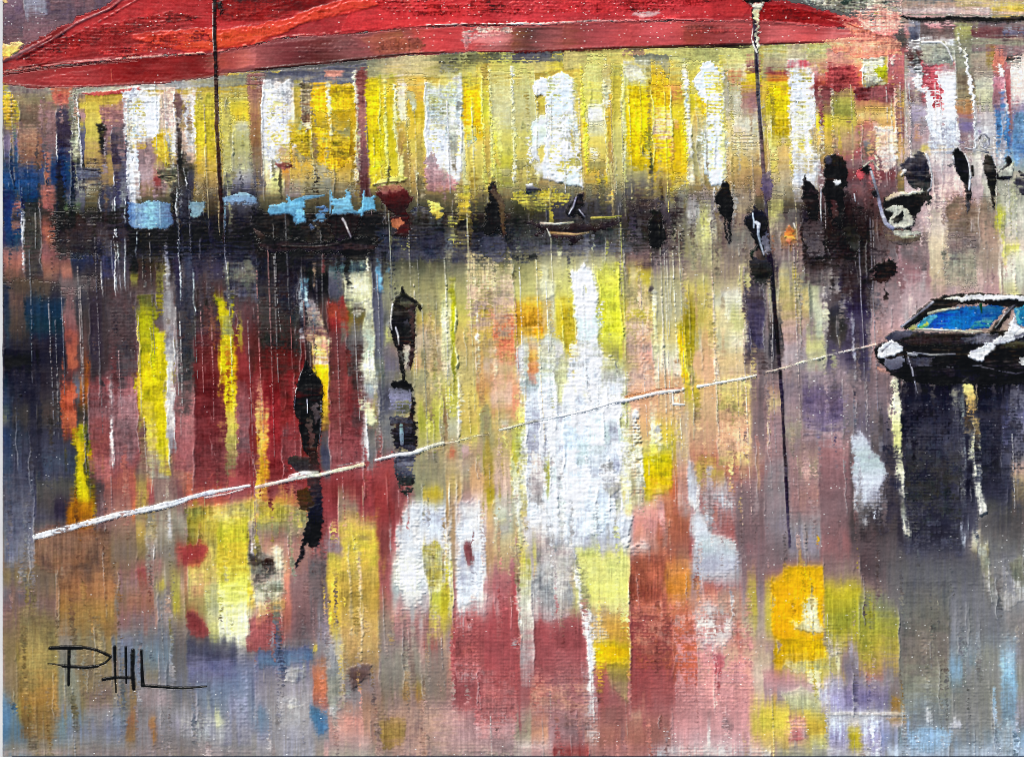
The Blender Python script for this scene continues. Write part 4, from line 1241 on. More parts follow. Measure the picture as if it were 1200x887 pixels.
# ---------------------------------------------------------------- last, crisp touches of the knife
paint(cw, """
P 3,48 10,52 24,48 26,54 14,64 3,70 ; ec8 ec5 ; h=1.4
147 162 108 236 eef dee eef dde sk=2 h=1.4 l=1.2 r=0 rc=fff f0=4
160 186 107 164 eee eef dde sk=1 h=1.2 f0=4 f1=8
188 205 106 150 ecb fdc ecc f0=4 f1=8 r=1.2 rc=fff
P 181,158 200,156 201,180 196,196 188,186 180,170 ; db3 ec4 cb4 ; h=1
P 186,196 196,200 206,196 206,210 196,216 188,208 ; eeb 222 eda ; v=1.6
205 214 108 226 755 544 222 333 r=1.2 rc=fff f0=4
213 229 108 190 edd dcd ccc b98 f0=5 r=1 rc=ffe
228 256 113 200 cb4 cb3 b93 f0=4
118 146 120 180 a77 967 546 f0=6
130 147 150 226 546 324 335 f0=8 l=0.9 r=1 rc=dde
114 122 140 192 112 222 324 f0=4
84 91 108 220 bb9 eed 887 ddb h=1 r=1.1 rc=eee
307 340 98 170 eee fef eef edd h=1.5 sk=0 l=1.2 rc=fff f0=4 f1=20
P 309,168 322,172 330,192 326,198 320,186 312,190 ; dde eee ; h=1.2
P 318,192 340,190 346,196 332,199 322,196 ; 733 955 ; h=0.8
P 340,152 384,150 412,160 420,180 400,206 380,196 350,180 338,166 ; db2 ca3 eb2 ba4 ; v=1.5 de=4
P 352,98 364,96 366,140 360,156 354,140 ; 986 cb9 754 ddb ; v=1.5 h=1
P 366,104 416,100 416,128 366,132 ; da2 db2 ca2 ; dir=h h=1 v=1.3
383 386 100 160 ffd fea fec h=1.6 l=0 r=0 sk=3
414 417 84 215 ffd eed ffb dde h=1.7 l=0 r=0 sk=9 f0=6
417 427 84 226 844 966 745 423 f0=4 sk=6
449 451 98 212 ffa ff9 ee7 h=1.5 l=0 r=0 sk=6
429 444 98 214 cb1 ec1 dc1 cb3 f0=6 r=0.9 rc=ff9
P 440,214 452,208 474,206 476,212 460,217 442,218 ; dd6 ee9 ; h=1.6
L 438,217 452,215 474,213 ; 2 1.5 ; 433 322 
498 540 94 208 ccc cdd dde eef dde sk=2 h=1.2 f0=4 f1=16 v=0.6 r=1.3 rc=ffe
P 499,186 508,178 516,196 528,206 538,216 534,224 500,224 ; b9a b89 a77 ; h=0.8
563 565 86 218 ff9 ee7 dd6 h=1.3 l=0 r=0 sk=5
573 575 82 216 ffb ffa ee7 h=1.6 l=0 r=0 sk=4
598 601 82 214 eed ffc dd9 ffd h=1.6 l=0 r=0 sk=5
541 562 90 160 dc5 fc1 eb1 dc5 f0=8 f1=20
P 628,97 660,86 670,92 674,130 679,175 682,219 664,216 650,210 640,196 638,170 646,140 640,112 630,108 ; eef def eef dee ; h=1.8 v=0.3
680 683 80 150 fe5 ff6 ee4 h=1.6 l=0 r=0 sk=4
684 688 140 200 fd2 ff5 fd2 h=1.6 l=0 r=0 sk=3
708 711 74 150 eee dda eed dc6 h=1.7 l=0 r=0 sk=2 j=1.6
727 730 78 216 eec ee8 ddb cc7 h=1.4 l=0 r=0 sk=5
735 760 96 196 ec1 fd0 ec1 db1 sk=3 f0=16 f1=20
758 761 84 222 762 874 553 334 h=0.4 l=0 r=0 sk=4
764 786 100 200 fc3 ec2 ecb fc1 eb1 sk=2 f0=12 r=1.2 rc=ffa v=1.3
P 824,80 836,76 843,88 846,150 850,216 834,217 824,192 819,166 826,150 830,134 824,118 816,106 ; def eef dee def ; h=1.6 v=0.3
844 847 80 210 eee ffe dd8 eec h=1.7 l=0 r=0 sk=4
801 804 80 200 ffe dee eee cc9 h=1.5 l=0 r=0 sk=9
P 816,112 824,118 830,132 826,140 818,126 ; ec2 db2 ; h=1.2
926 954 82 215 dde eef eef ddd dde sk=3 f0=4 f1=16 h=1.3 v=0.5 r=1.2 rc=fff
930 936 104 140 bba 777 aaa 888 d=0.35 
P 934,164 952,162 954,170 936,176 ; dc4 ec5
902 926 106 170 ec1 dc2 db2 ba4 f0=6 l=0.9 rc=ffc
922 925 70 190 fed ffe edb h=1.4 l=0 r=0 sk=4
960 962 84 180 eda 845 eec h=1.4 l=0 r=0 sk=3
973 975 80 182 fdc eeb 976 h=1.4 l=0 r=0 sk=4
P 1002,104 1050,100 1052,112 1020,116 1003,118 ; 723 845 734 ; dir=h v=1.3
P 968,80 1002,78 1004,100 980,108 968,100 ; a34 b44 934 ; v=1.4
P 1012,54 1034,48 1036,72 1032,96 1014,104 1010,80 ; ccb 887 ddc 998 ; h=1.6 v=1.5
P 1024,80 1040,76 1038,88 1026,92 ; dd2 cc3 ; h=1.5
P 1026,150 1042,148 1050,160 1048,196 1034,200 1028,176 ; edd eca fee ecb ; h=1.4
1046 1048 60 190 fdc eba fec h=1.5 l=0 r=0 sk=4
1064 1066 60 200 edc cab eee h=1.5 l=0 r=0 sk=3
""")
paint(lw, """
P 4,110 12,108 20,118 16,134 8,144 4,134 ; ec4 da3 ; h=1.2 d=0.1
25 28 232 324 222 eee dde fff h=1.5 l=0 r=0 sk=2
28 47 230 322 333 444 434 sk=2
20 46 150 198 976 865 754 f0=8
47 66 128 180 977 866 546 f0=10 r=1.1 rc=eec
66 84 128 196 435 324 246 f0=8 l=1 rc=ddd
62 82 105 124 d75 c65 c76
80 90 110 200 bba 665 ddb 443 d=0.1 r=1.1 rc=fff
3 44 196 232 346 247 135 f0=12
14 24 236 270 b66 334 a76 d=0.35
66 74 190 300 124 222 223
90 116 190 226 223 667 334 998 v=1.6
""")
paint(rw, """
1084 1118 78 176 c9b eef fff dde ccd sk=4 f0=6 f1=20 h=1.3 v=0.8
P 1080,74 1092,72 1098,86 1102,104 1104,124 1096,128 1088,110 1082,92 ; c47 b25 a24 ; d=0.15 v=1.3
P 1068,50 1080,48 1080,54 1074,60 1080,86 1082,110 1076,108 1070,80 ; fff 444 eee aab ; v=1.6 h=1.6
P 1080,50 1104,50 1112,56 1116,76 1082,78 ; 998 bba aa9 ; h=1.2
L 1080,50 1102,50 1110,57 1116,72 ; 2 2 ; eee fff dde ; h=2.2
1122 1124 36 64 eed ddd h=1.8 l=0 r=0 sk=2
1168 1182 130 182 47a 58b 369 68b f0=8
1190 1206 130 180 68a 79b 57a f0=8
1166 1178 92 128 b59 957 b7a f0=6
1106 1142 280 342 877 998 a98
""")
paint(can, """
P 985,22 1006,32 1040,40 1056,50 1056,64 1010,70 975,60 965,48 1000,42 ; e86 e87 ea8 d76 ; v=1.3
P 1000,6 1030,6 1056,14 1058,36 1036,44 1010,34 ; edc e98 eba d77 ; v=1.5 d=0.08
P 925,-4 985,-10 1060,-10 1056,10 1020,8 990,14 960,8 ; bba ddc 887 ccb eba ; dir=h v=1.6 d=0.05
P 985,0 998,-2 992,6 984,6 ; 344
L 940,12 975,22 1008,34 ; 1.5 1 ; 611 822 ; h=0.8
L 6,84 60,77 110,72 160,68 250,62 ; 1.6 1.4 ; d87 c55 eba c66 ; h=2 d=0.25
L 8,87 60,80 112,75 162,71 ; 2 1.5 ; 611 511 711 ; h=0.5
L 30,70 80,46 120,24 168,-4 ; 1.2 1 ; c67 a44 ; h=1.8 d=0.3
L 200,66 262,60 330,44 400,38 ; 1.6 1.2 ; fb9 d76 e87 ; h=2 d=0.3
L 500,30 560,28 640,28 700,24 ; 1.4 1.4 ; eee fdd ecb ; h=2 d=0.2
L 700,24 790,23 880,24 960,30 ; 1.2 1.2 ; d88 c66 ; h=1.8 d=0.35
P 160,46 190,40 260,38 300,33 344,26 376,10 430,0 446,6 400,16 360,24 330,38 300,48 256,56 214,58 186,52 ; e31 e41 d31 e31 ; dir=h h=1.3 v=0.9
P 262,0 300,-8 380,-10 330,6 270,26 258,20 ; 711 811 922 ; v=1.2
""")
paint(val, """
L 5,99 60,103 120,101 200,97 ; 2 2 ; 944 a55 ; h=0.8
L 130,82 131,96 ; 1 1 ; c54
P 440,48 480,40 500,40 500,60 470,64 440,66 ; c65 a54 b65 ; de=4
P 540,36 560,33 600,33 600,40 560,46 546,58 540,50 ; ecb d99 c77 ; d=0.15 v=1.4
P 800,32 870,31 870,38 804,40 ; 844 933 ; d=0.25 v=1.4
""")

paint(pave, """
# far kerb and terrace
P 60,262 118,258 150,268 300,268 300,300 200,306 118,300 70,296 ; 323 223 334 ; dir=h de=5 d=0.05
P 286,262 330,268 390,276 440,262 448,300 400,312 330,306 290,298 ; 212 222 323 112 ; dir=h v=1.4 de=4
P 440,284 520,288 600,286 600,302 520,306 446,304 ; 445 444 556 ; dir=h de=5
P 482,240 520,246 524,290 486,292 480,262 ; 334 555 223 445 ; v=1.5 de=4
P 460,280 479,281 478,292 462,291 ; aa3 ee8 ; h=1
P 502,234 514,238 520,252 512,258 506,248 ; dd7 ec5 ; h=1.2
525 536 256 292 dd6 fe7 ec4 sk=0 h=1.2 f0=6
536 550 222 294 cb4 db4 a95 cb3 sk=1
546 549 250 292 334 dde 222 h=1.2 l=0 r=0
P 600,226 640,222 668,228 660,242 630,250 604,240 ; cb4 dc5 443 ; d=0.3 v=1.5
P 700,226 720,224 718,238 704,240 ; da4 ec7 443 ; d=0.2
116 132 224 350 445 334 446 434 sk=4 r=1.3 rc=eee f0=4
136 146 224 344 446 334 545 sk=2 l=1.3 rc=eff f0=4
200 206 214 360 222 324 334 sk=6 r=1.3 rc=eff f0=4
212 224 214 390 334 445 444 sk=6 r=1.2 rc=dee f0=4
150 160 270 320 112 222 r=1.2 rc=dee sk=1
194 198 270 345 334 eef ccc h=1.2 l=0 r=0 sk=0
262 264 262 326 eee 445 dde h=1.1 l=0 r=0 sk=3 d=0.2
262 302 304 350 445 887 334 667 v=1.6
# upright lights on the left
161 182 350 454 663 aa1 cb1 dc1 j=1.7 h=1.1 f0=14 f1=6 sk=4 l=0.9 rc=fe8
162 184 448 556 cb1 cb3 cb5 998 j=1.5 h=0.9 f0=6 sk=12
180 195 392 470 dc2 cb1 dc2 j=1.6 h=1.1 f0=10 r=1.1 rc=fec sk=3
183 196 466 552 dc1 dc2 cb4 sk=3 h=1 r=1.1 rc=ffd
194 203 386 526 99a ccc dcc 99a sk=3 h=1 r=1 rc=eee
P 250,346 262,350 272,372 274,392 270,402 262,404 262,376 256,364 ; 992 cb1 996 cb2 ; h=1
256 275 398 480 cb1 dc1 dc2 cb2 j=1.7 h=1.1 sk=2 l=0.9 rc=fe7
258 277 470 556 dc3 cb5 ba6 886 j=1.5 sk=3
86 103 502 598 aa1 db0 cb1 dc1 cb1 j=2 h=1.1 sk=8 f0=8 f1=6
98 112 490 590 333 553 443 642 sk=2 j=2
70 87 446 512 c53 e53 d64 943 j=1.8 h=0.9
94 104 446 480 b62 a53 763
77 110 588 622 b72 a61 843 sk=0 v=1.4 f0=6
126 129 444 552 dcc fff eed h=1.6 l=0 r=0 sk=6
104 128 444 560 945 856 844 a66 sk=1 f1=30
132 160 444 540 956 a78 856 967 sk=3 d=0.03
226 264 440 580 612 723 734 944 sk=2 f0=30 f1=40 d=0.05 l=1 rc=c99
278 292 450 560 734 856 723 sk=3
205 226 450 570 655 b77 956 a76 sk=2
P 36,616 60,612 130,618 128,668 60,672 38,664 ; 754 865 754 ; de=6 v=1.2
4 40 560 660 556 667 778 sk=1 l=0 r=0.7
68 134 664 740 865 a75 974 864 sk=1 f0=14
22 66 716 860 875 985 974 864 sk=3 f0=20
# crimson, pale streaks
309 330 446 570 912 b12 a23 933 sk=2 f0=30 f1=30
328 350 450 560 833 a22 734 922 sk=2 f0=30 f1=30 d=0.05
384 424 446 548 933 723 a45 845 sk=3 l=0.9 r=0.9
300 312 470 580 dc7 ec6 da3 db3 sk=3 h=1
P 360,352 367,352 378,376 384,396 382,410 372,406 360,398 ; bab 867 edb 856 fd9 b67 ; v=1.7 h=1
366 384 402 448 edc eb4 fde fd0 ec1 sk=2 v=1.7 h=1.2
376 386 436 500 dc1 eb2 ca3 863 sk=0 h=1.1 j=1.4
402 432 322 358 cca ddb cc9 sk=2 f0=4 h=1
392 428 302 324 dca 9ba 234 cca sk=0 v=1.8
P 428,350 434,350 438,400 438,452 422,450 422,424 429,404 425,388 429,370 ; ccb ddb bcb eec bba ; h=1.2 v=1
P 421,448 427,458 432,478 438,486 439,496 435,500 429,496 424,474 ; eeb ffc ; h=1.7 v=0.3
P 412,356 424,354 425,362 420,372 412,366 ; eee 444 ddc 333 ; v=1.8
385 404 352 386 a22 932 b22 f0=6
423 426 440 546 eee bbb fff h=1.5 l=0 r=0 sk=1
441 446 308 346 6ac 8ce 58a h=1.1 j=1.8 sk=2
348 352 326 400 334 dee 223 eef h=1.1 l=0 r=0 sk=6 d=0.15
357 361 330 362 8cd dff 579 h=1.1 l=0 r=0 sk=1
# middle
527 532 330 448 aa3 bb2 993 ba3 sk=4 r=1.5 rc=eeb h=1.3
517 527 350 448 bb8 ddb cc9 dcb sk=2 h=1
556 559 340 444 eea ffd eec h=1.4 l=0 r=0 sk=4
576 579 318 444 cc9 fec eca h=1.4 l=0 r=0 sk=4
535 538 440 520 eed fff dcb h=1.6 l=0 r=0 sk=1
579 602 370 424 e86 e75 e97 sk=1
604 634 352 398 da3 ea3 ca4 sk=0 v=1.2
P 624,384 634,382 637,394 631,400 624,396 ; e82 fa2 ; h=1.4
656 672 352 420 ec3 cb3 dc4 sk=4 l=0.9 rc=ee9
700 724 312 400 dd6 cc4 cc3 cc5 sk=6 f0=10 r=1.6 rc=ff6 h=0.9
P 669,316 676,320 683,310 693,320 699,345 702,384 698,396 706,418 684,420 678,395 673,350 ; eef fff dee eef ; h=2 v=0.3
P 670,396 684,392 706,404 726,424 738,440 736,470 690,480 670,460 664,430 ; ccb dde cc9 ; h=1.2 v=1 de=8
P 606,420 618,408 634,404 652,408 664,424 668,470 640,480 612,476 ; bba ccc bcc ccb ; h=1 v=1.2 de=8
P 612,474 630,462 664,468 700,462 734,472 729,500 734,540 726,560 730,592 712,600 706,640 694,622 686,644 668,632 660,652 642,636 634,620 622,612 618,580 611,540 616,510 ; ccc eef fff dee eef ; h=1.8 v=0.6 de=9
612 650 398 470 bba cca bcc dde sk=1 f0=20 f1=30 d=0.05
620 629 402 446 ca8 da5 e96 d98 l=0 r=0 f0=12 f1=14 sk=0
650 666 420 480 cc9 dda cc8 f0=16 f1=20 sk=1
704 730 424 470 cc8 bba ddc ccb f0=12 f1=12 sk=2
616 634 460 600 dde ccd eef cde sk=2 h=1.3 l=1 rc=fff v=0.6
632 652 452 632 eef ddd dee eef sk=3 h=1.5 r=1 rc=fff v=0.6
650 660 470 540 bbc dde ccd sk=1 h=0.4 v=0.8
658 684 448 640 fff def eef dee sk=3 h=1.6 l=1.2 rc=fff v=0.6
676 690 462 560 ccd dde bcc eef sk=2 h=0.5 v=0.8
688 712 452 610 eef dee ccd def sk=4 h=1.4 r=1.2 rc=fff v=0.6
706 730 446 540 dde eef bcc dde sk=2 h=1.2 l=1 v=0.7
714 724 500 580 bbc ccd aab sk=2 h=0.4 v=0.8
P 700,546 716,536 722,560 730,570 716,580 706,574 ; bbb dde 998 ; v=1.4 h=1.6
668 690 590 652 dde eef ccd aab sk=1 h=1 v=0.9
640 664 600 660 ccd dde bba 998 sk=1 h=0.9 v=1
726 738 450 600 cc9 dd9 eed cb7 sk=3 d=0.2 v=1.2
604 616 450 600 db8 cc6 eed cb5 sk=2 d=0.15 v=1.2
640 644 534 580 994 aa4 884 h=0.8 l=0 r=1 rc=eee sk=2
P 618,528 636,522 642,560 636,600 618,590 ; cbb baa ccc ; de=4 v=1.2
628 648 600 660 ddd bbb a99 998 d=0.12 v=1.4
P 598,530 604,540 611,570 613,620 610,660 606,600 600,560 ; ee9 eed ccb dd7 ; h=1.6
804 813 350 450 983 a92 ba3 997 sk=0 f0=16
795 801 382 452 ba2 eb1 fc2 db3 sk=6 h=1.5 r=1.2 rc=fe6
765 768 340 450 eed dda eec h=1.4 l=0 r=0 sk=4
836 838 362 450 edc eca fed h=1.3 l=0 r=0 sk=3
840 878 444 540 dc8 dc7 da8 eb9 cb7 sk=1 l=0.9 f1=16
P 768,500 774,496 774,540 770,538 766,516 ; fff eed ffe ; h=1.8
752 786 524 582 cc6 dc1 ec2 cb3 sk=3 h=1.1 f0=14 f1=6
P 742,478 748,480 752,520 754,568 746,566 742,520 ; eee ddb eed ; d=0.2 h=1.8
# right
874 894 324 434 434 435 546 434 sk=2 j=1.7
990 1018 300 444 323 324 435 546 sk=3
964 966 306 420 eed dcc 998 h=1.2 l=0 r=0 sk=4
995 997 320 440 dcc 99a ccc h=1.2 l=0 r=0 sk=6
1056 1126 450 610 223 112 223 223 334 sk=2 f1=60 j=2.5
1146 1174 450 560 112 223 223 sk=1
1112 1122 470 640 334 445 223 sk=3
P 1044,446 1052,442 1053,458 1056,480 1056,540 1063,570 1063,586 1055,578 1050,560 1047,510 1042,480 1046,462 ; ddb ffc ee9 ffd eed ; h=2.8 v=0.4 j=0.6
P 1055,586 1060,592 1068,624 1066,630 1060,626 1056,604 ; 665 eed ffd ; h=2 j=0.6
P 1127,446 1134,442 1141,450 1144,480 1149,520 1150,570 1156,600 1148,604 1142,570 1139,520 1132,470 ; ee9 eb6 ffc eed ffe ; h=2.8 v=0.4 j=0.6
P 1115,458 1122,456 1124,480 1130,540 1134,600 1128,600 1120,520 ; 998 556 bba 445 ; d=0.2
P 998,512 1003,506 1009,507 1017,515 1023,530 1035,543 1039,558 1032,572 1018,584 1006,600 1001,596 999,560 ; ccd bcc ccd cdd ; h=1.3 v=0.3
P 1030,520 1056,520 1058,620 1010,640 1004,604 1030,580 1040,556 ; 334 434 ; de=6 d=0.15
P 1000,575 1030,570 1040,590 1010,620 1002,610 ; ccd ccc ; d=0.55 h=0.8
940 988 440 520 868 647 758 a89 sk=1 f1=30
# lower left light
P 216,596 250,592 300,586 350,592 364,598 360,610 300,614 224,612 ; aa5 ca4 dc8 cb4 a95 887 ; dir=h v=1.6 h=1
218 256 610 700 ba4 a95 cb6 aa6 sk=4 v=1.3 f0=6
240 262 690 748 bb7 cca bb6 sk=4
254 292 604 700 dc4 ed5 dc3 ffb sk=1 h=1.1 f0=4 v=1.3
258 291 690 758 ffd fe9 ffb eec ffd sk=1 h=1.4 v=1.4 f1=14
P 256,694 296,690 298,697 262,700 ; fb2 fd5 ; h=1.4
P 262,706 298,703 296,709 266,710 ; fb3 eb4 ; h=1.4
P 290,612 298,612 304,640 318,652 330,640 334,668 330,700 314,716 300,704 296,680 290,660 ; b9a edc 998 ecb fea ; v=1.6 h=0.8
P 287,620 291,618 293,632 290,640 287,634 ; 222 433 ; h=1.4
P 292,648 302,646 306,656 300,664 293,660 ; 333 111 544 ; h=1.5 v=1.5
P 304,656 318,654 322,668 314,676 306,670 ; 211 433 222 ; h=1.5 v=1.5 d=0.12
P 298,670 308,674 306,684 298,680 ; 222 544 ; h=1.3 d=0.2
256 290 612 756 dd4 ec4 ee6 ffb ffc sk=1 h=1.2 m=0.4 f0=20 f1=16
P 292,640 300,638 304,648 296,650 ; dcd bab ; h=1.4
P 318,640 330,644 333,664 324,668 ; ffc dca eec ; h=1.4 v=1.3
P 300,684 330,680 333,694 316,706 300,704 ; ffd 443 eec dca ; v=1.8 h=1.2
P 300,710 334,702 330,716 304,722 ; eb5 fda ; v=1.4 h=1.1
P 292,724 330,716 334,750 312,764 290,762 ; 844 a55 733 ; v=1.3
P 218,716 228,716 240,730 245,742 238,748 222,742 ; a34 933
P 210,640 226,638 244,640 242,654 234,664 214,662 ; b33 a33 ; v=0.8
218 276 748 800 556 445 668 667 sk=2 f0=6
P 300,760 370,756 372,772 330,784 300,786 ; 568 579 456 ; de=3
P 336,786 354,780 356,792 344,802 332,796 ; eec 889 ffd ; v=1.7 h=1.2
P 334,818 350,816 354,826 340,832 ; ddc 99a eec ; v=1.5 d=0.1
P 362,826 370,828 382,838 385,852 374,862 368,850 ; 58a 47a
P 368,755 373,756 372,764 366,764 ; fd4
384 412 652 740 dc5 ec5 db4 ca4 sk=4 f0=8
398 442 600 780 b96 cb4 ca5 ca5 b96 a85 sk=3 f0=14
P 382,744 388,736 396,780 398,830 390,846 384,820 ; bab aaa 998 bbb ; h=1.2
408 410 640 740 edb a97 fec h=1.4 l=0 r=0 sk=3
420 422 650 800 eca dcb ba7 h=1.4 l=0 r=0 sk=3
P 406,784 416,780 432,776 434,790 420,802 414,808 ; 656 433 544 ; h=1.6
366 382 774 828 a75 c75 b65 f0=10
P 464,612 472,596 480,586 492,588 496,650 500,700 484,722 470,716 462,680 ; dde ccd eed ddd ; h=1.4 v=0.6 de=8
P 494,596 524,592 526,640 522,654 500,650 ; ccd dde ; h=1.3 v=0.5 de=6
P 496,640 512,634 524,648 520,690 500,694 ; cb3 ddb ba4 eed ; v=1.6 d=0.1
P 460,716 512,706 520,740 470,750 ; ddd a88 977 ; d=0.5 v=1
516 528 680 736 ba4 dc3 ba5 sk=2
525 528 600 720 eee ffe ddc h=1.5 l=0 r=0 sk=2
P 535,586 566,582 570,640 569,660 560,704 545,720 534,722 533,650 ; cbc dde ccd eef ; h=1.4 v=0.6 de=5
P 543,636 552,634 556,656 548,664 544,650 ; 734 845
P 535,724 545,720 553,730 550,740 538,738 ; eee ddd ; h=1.2
530 570 728 840 934 a44 945 b66 sk=1 f0=34 f1=40 d=0.06
566 606 736 832 a34 b45 a44 b66 sk=1 f0=30 f1=36 d=0.1
P 536,772 560,770 570,790 540,800 ; eee ddd ; d=0.62 h=0.8
P 444,828 520,826 606,828 606,884 446,884 ; a88 b98 a88 b99 ; dir=h de=8
P 436,846 460,836 480,840 474,876 450,880 ; a85 b95 974 ; de=4
# lower right light
P 640,640 672,636 676,700 664,726 640,732 622,724 618,690 ; cbb aaa ddd baa ; v=1.3 de=5
616 652 726 810 934 a45 945 a66 sk=2 f0=24 f1=34 d=0.05
650 688 730 796 945 934 a56 966 sk=2 f0=20 f1=34 d=0.08
606 621 654 800 cc4 ccb ddc bbb a99 sk=6 h=1 l=1.1 r=0.8
676 737 646 716 dd7 dd8 dd7 cc8 sk=1 h=0.9 r=1.3 rc=ffc f0=6 f1=6
692 737 716 752 ca6 da4 b94 sk=1 f0=5
692 738 750 784 dc3 eb0 ec2 cb4 sk=1 h=1 r=1.3 rc=ffa f0=6
P 706,778 739,776 740,806 735,822 729,818 716,798 ; ba3 a95 986 885 ; h=1.2
P 673,664 678,668 686,690 691,720 697,775 694,800 688,770 682,720 676,690 ; eee fff eef ; h=2 v=0.3
P 688,716 704,722 712,748 700,756 690,744 ; eee ddd ; d=0.35 h=1
682 698 780 868 eee ddd d=0.45 sk=4 v=0.6 h=0.9
738 762 712 830 a44 a33 b44 a55 sk=2 f0=24 f1=30 d=0.06
758 788 724 820 a43 933 a44 b66 sk=2 f0=24 f1=30 d=0.1
738 776 656 720 a54 b65 a43 dba sk=1 v=1.5 f1=10
782 808 660 716 c85 b73 c86 sk=1
788 816 716 800 b65 d64 c54 sk=1
P 812,614 830,612 858,626 870,646 868,672 840,684 816,682 ; ccd cdd bbc ccd ; h=1 v=0.4 de=7
P 824,578 858,574 862,596 836,602 ; bbc ccd ; de=7 h=0.9
P 813,714 828,704 840,710 857,722 860,738 850,754 836,760 817,760 ; ccc dcc cbc ; h=1 v=1 d=0.25
P 836,764 848,768 846,790 841,806 836,796 ; a46 934
P 903,676 914,690 922,664 964,664 966,690 962,716 966,746 940,752 924,748 906,742 904,704 ; eb1 fb1 fb0 ea1 ; h=1 v=0.7
P 940,702 956,700 958,722 966,736 946,740 932,732 944,724 ; cdd eec ffd ; h=1.5
P 922,728 966,732 964,741 940,738 ; ffc eed ; v=1.4 h=1.4
P 906,752 934,746 966,752 972,772 960,788 924,784 908,776 ; ca2 eb1 da2 cb3 ; v=1.3
P 966,734 984,730 990,760 974,772 966,756 ; eec 878 ffc ; d=0.3 v=1.7 h=1.1
P 948,786 962,788 960,804 966,822 956,814 948,800 ; ffb eea ; h=1.4
P 918,775 984,770 980,784 930,788 ; eec eea ba5 ; dir=h d=0.15 v=1.4
968 1010 690 758 cb3 aa4 ba3 sk=1 f0=8
1006 1052 700 788 998 aa4 ba4 a85 sk=1 
P 914,810 940,806 966,818 980,832 930,830 ; ccb dda bb9 ; v=1
985 1042 800 836 97a 769 88a sk=1
960 990 800 834 cbd bad 98b sk=1
892 924 826 874 cb4 dc5 ca6 sk=1
P 924,842 944,840 946,866 926,868 ; a45 dbb 934 ; d=0.2 v=1.5
946 972 836 872 dc5 ca4 dd8 sk=0
970 1030 836 884 ddd cce bad dcd sk=1 v=1.4
996 1008 850 880 cb2 dc4
970 1064 834 838 eec fed eed sk=0 h=1.5 l=0 r=0 f0=1 f1=1
P 1044,816 1058,820 1062,832 1044,832 ; b82 963
P 1040,842 1064,840 1060,852 1046,850 ; a72 cbc
P 1080,740 1084,740 1092,830 1091,850 1086,846 ; aaa ccc eee ; h=1.5 d=0.2
1056 1112 680 840 556 666 877 998 89a sk=2
1112 1128 764 806 89a 8ac 79a sk=0
1172 1190 746 880 9ab 9ce 8ac bcd sk=1 
P 1144,642 1152,640 1158,652 1164,690 1190,700 1184,660 1200,650 1204,700 1180,716 1160,700 ; ccb 887 ccc bbb ; v=1.4 h=1
P 1112,846 1122,838 1128,852 1114,853 ; dde ccd ; h=1.2
P 1060,852 1120,850 1110,880 1062,884 ; 8ac 9bd 79b ; de=6
""")

paint(cw, '''
150 170 120 170 dc5 eed ca4 d=0.45
312 336 110 190 eea cb5 dc8 d=0.5
500 536 100 180 dd8 ccb dc6 d=0.5
640 676 90 200 dd7 eed dc5 d=0.62
826 846 90 200 dc5 eea d=0.6
928 952 90 200 dc5 eec cb8 d=0.5
''')
paint(pave, '''
# smoky blacks dragged through the terrace and over the reds
60 150 244 300 222 323 333 d=0.15 j=2
150 300 252 306 223 112 334 d=0.12 j=2
296 450 250 312 112 222 223 d=0.1 j=2
440 620 256 304 222 334 445 d=0.15 j=2
600 740 262 296 333 444 556 d=0.2 j=2
740 800 236 310 323 333 545 d=0.2 j=2
938 968 246 330 222 212 434 d=0.2 j=2
970 1012 244 350 111 212 323 d=0.12 j=2
1004 1022 270 360 222 323 d=0.2 j=2
228 256 340 420 333 424 622 d=0.2 f1=30
300 348 320 450 223 333 622 d=0.25 f1=40
206 226 330 460 334 444 d=0.3
128 158 350 450 434 545 d=0.35
384 402 400 520 533 744 d=0.3
410 424 400 540 433 634 d=0.25
1058 1124 520 640 334 445 d=0.3 f0=40 f1=40
1060 1200 470 600 334 445 d=0.6
546 600 300 420 cb8 dba ca6 d=0.35
732 760 330 470 ba7 dba b98 d=0.35
''')
glaze(1040, 1230, 650, 890, '776', .35); glaze(530, 620, 720, 850, 'a66', .3, 40); glaze(616, 800, 715, 850, '966', .3, 40); glaze(1052, 1200, 450, 640, '334', .35)
paint(can, '''
P 20,66 110,30 200,14 236,20 120,48 40,74 ; 811 a22 922 ; dir=h d=0.25 v=1.4
P 110,62 240,34 250,48 140,68 ; c22 d32 b22 ; dir=h d=0.3 v=1.4
P 440,2 700,-6 860,0 760,14 560,18 450,16 ; 911 c22 a12 ; dir=h d=0.35 v=1.5
P 560,-10 700,-14 720,4 600,8 ; d33 c22 ; dir=h d=0.3
P 880,10 960,14 1000,26 900,24 ; 811 911 ; dir=h d=0.2
''')
vblur(9, 0.45, 690, 900); vblur(6, 0.4, 560, 720)
paint(pave, '''
532 560 716 800 b66 a55 c88 sk=2 d=0.35 f0=30 f1=30
560 604 790 860 b77 a66 b88 sk=1 d=0.25 f0=30 f1=20
622 690 780 850 a66 b87 977 sk=1 d=0.3 f0=30 f1=30
740 790 700 780 b65 c87 a54 sk=1 d=0.45 f0=20 f1=30
790 880 700 830 c98 d99 b88 sk=1 d=0.5 f0=30 f1=40
1060 1126 500 650 445 333 556 sk=1 d=0.35 f0=40 f1=60
940 1014 250 330 323 222 434 sk=1 d=0.3 f0=10 f1=40
''')
vblur(2, 0.45, 300, 900)
knifework(520, 24, (5, 1215, 300, 870), 75)
knifework(260, 30, (5, 1215, 105, 300), 76)
knifework(0, 60, (20, 1020, 235, 400), 77, (90, 260))
knifework(0, 26, (100, 1180, 90, 130), 78, (60, 150))
STYLE.update(v=1.0, m=0.42, j=1.0)
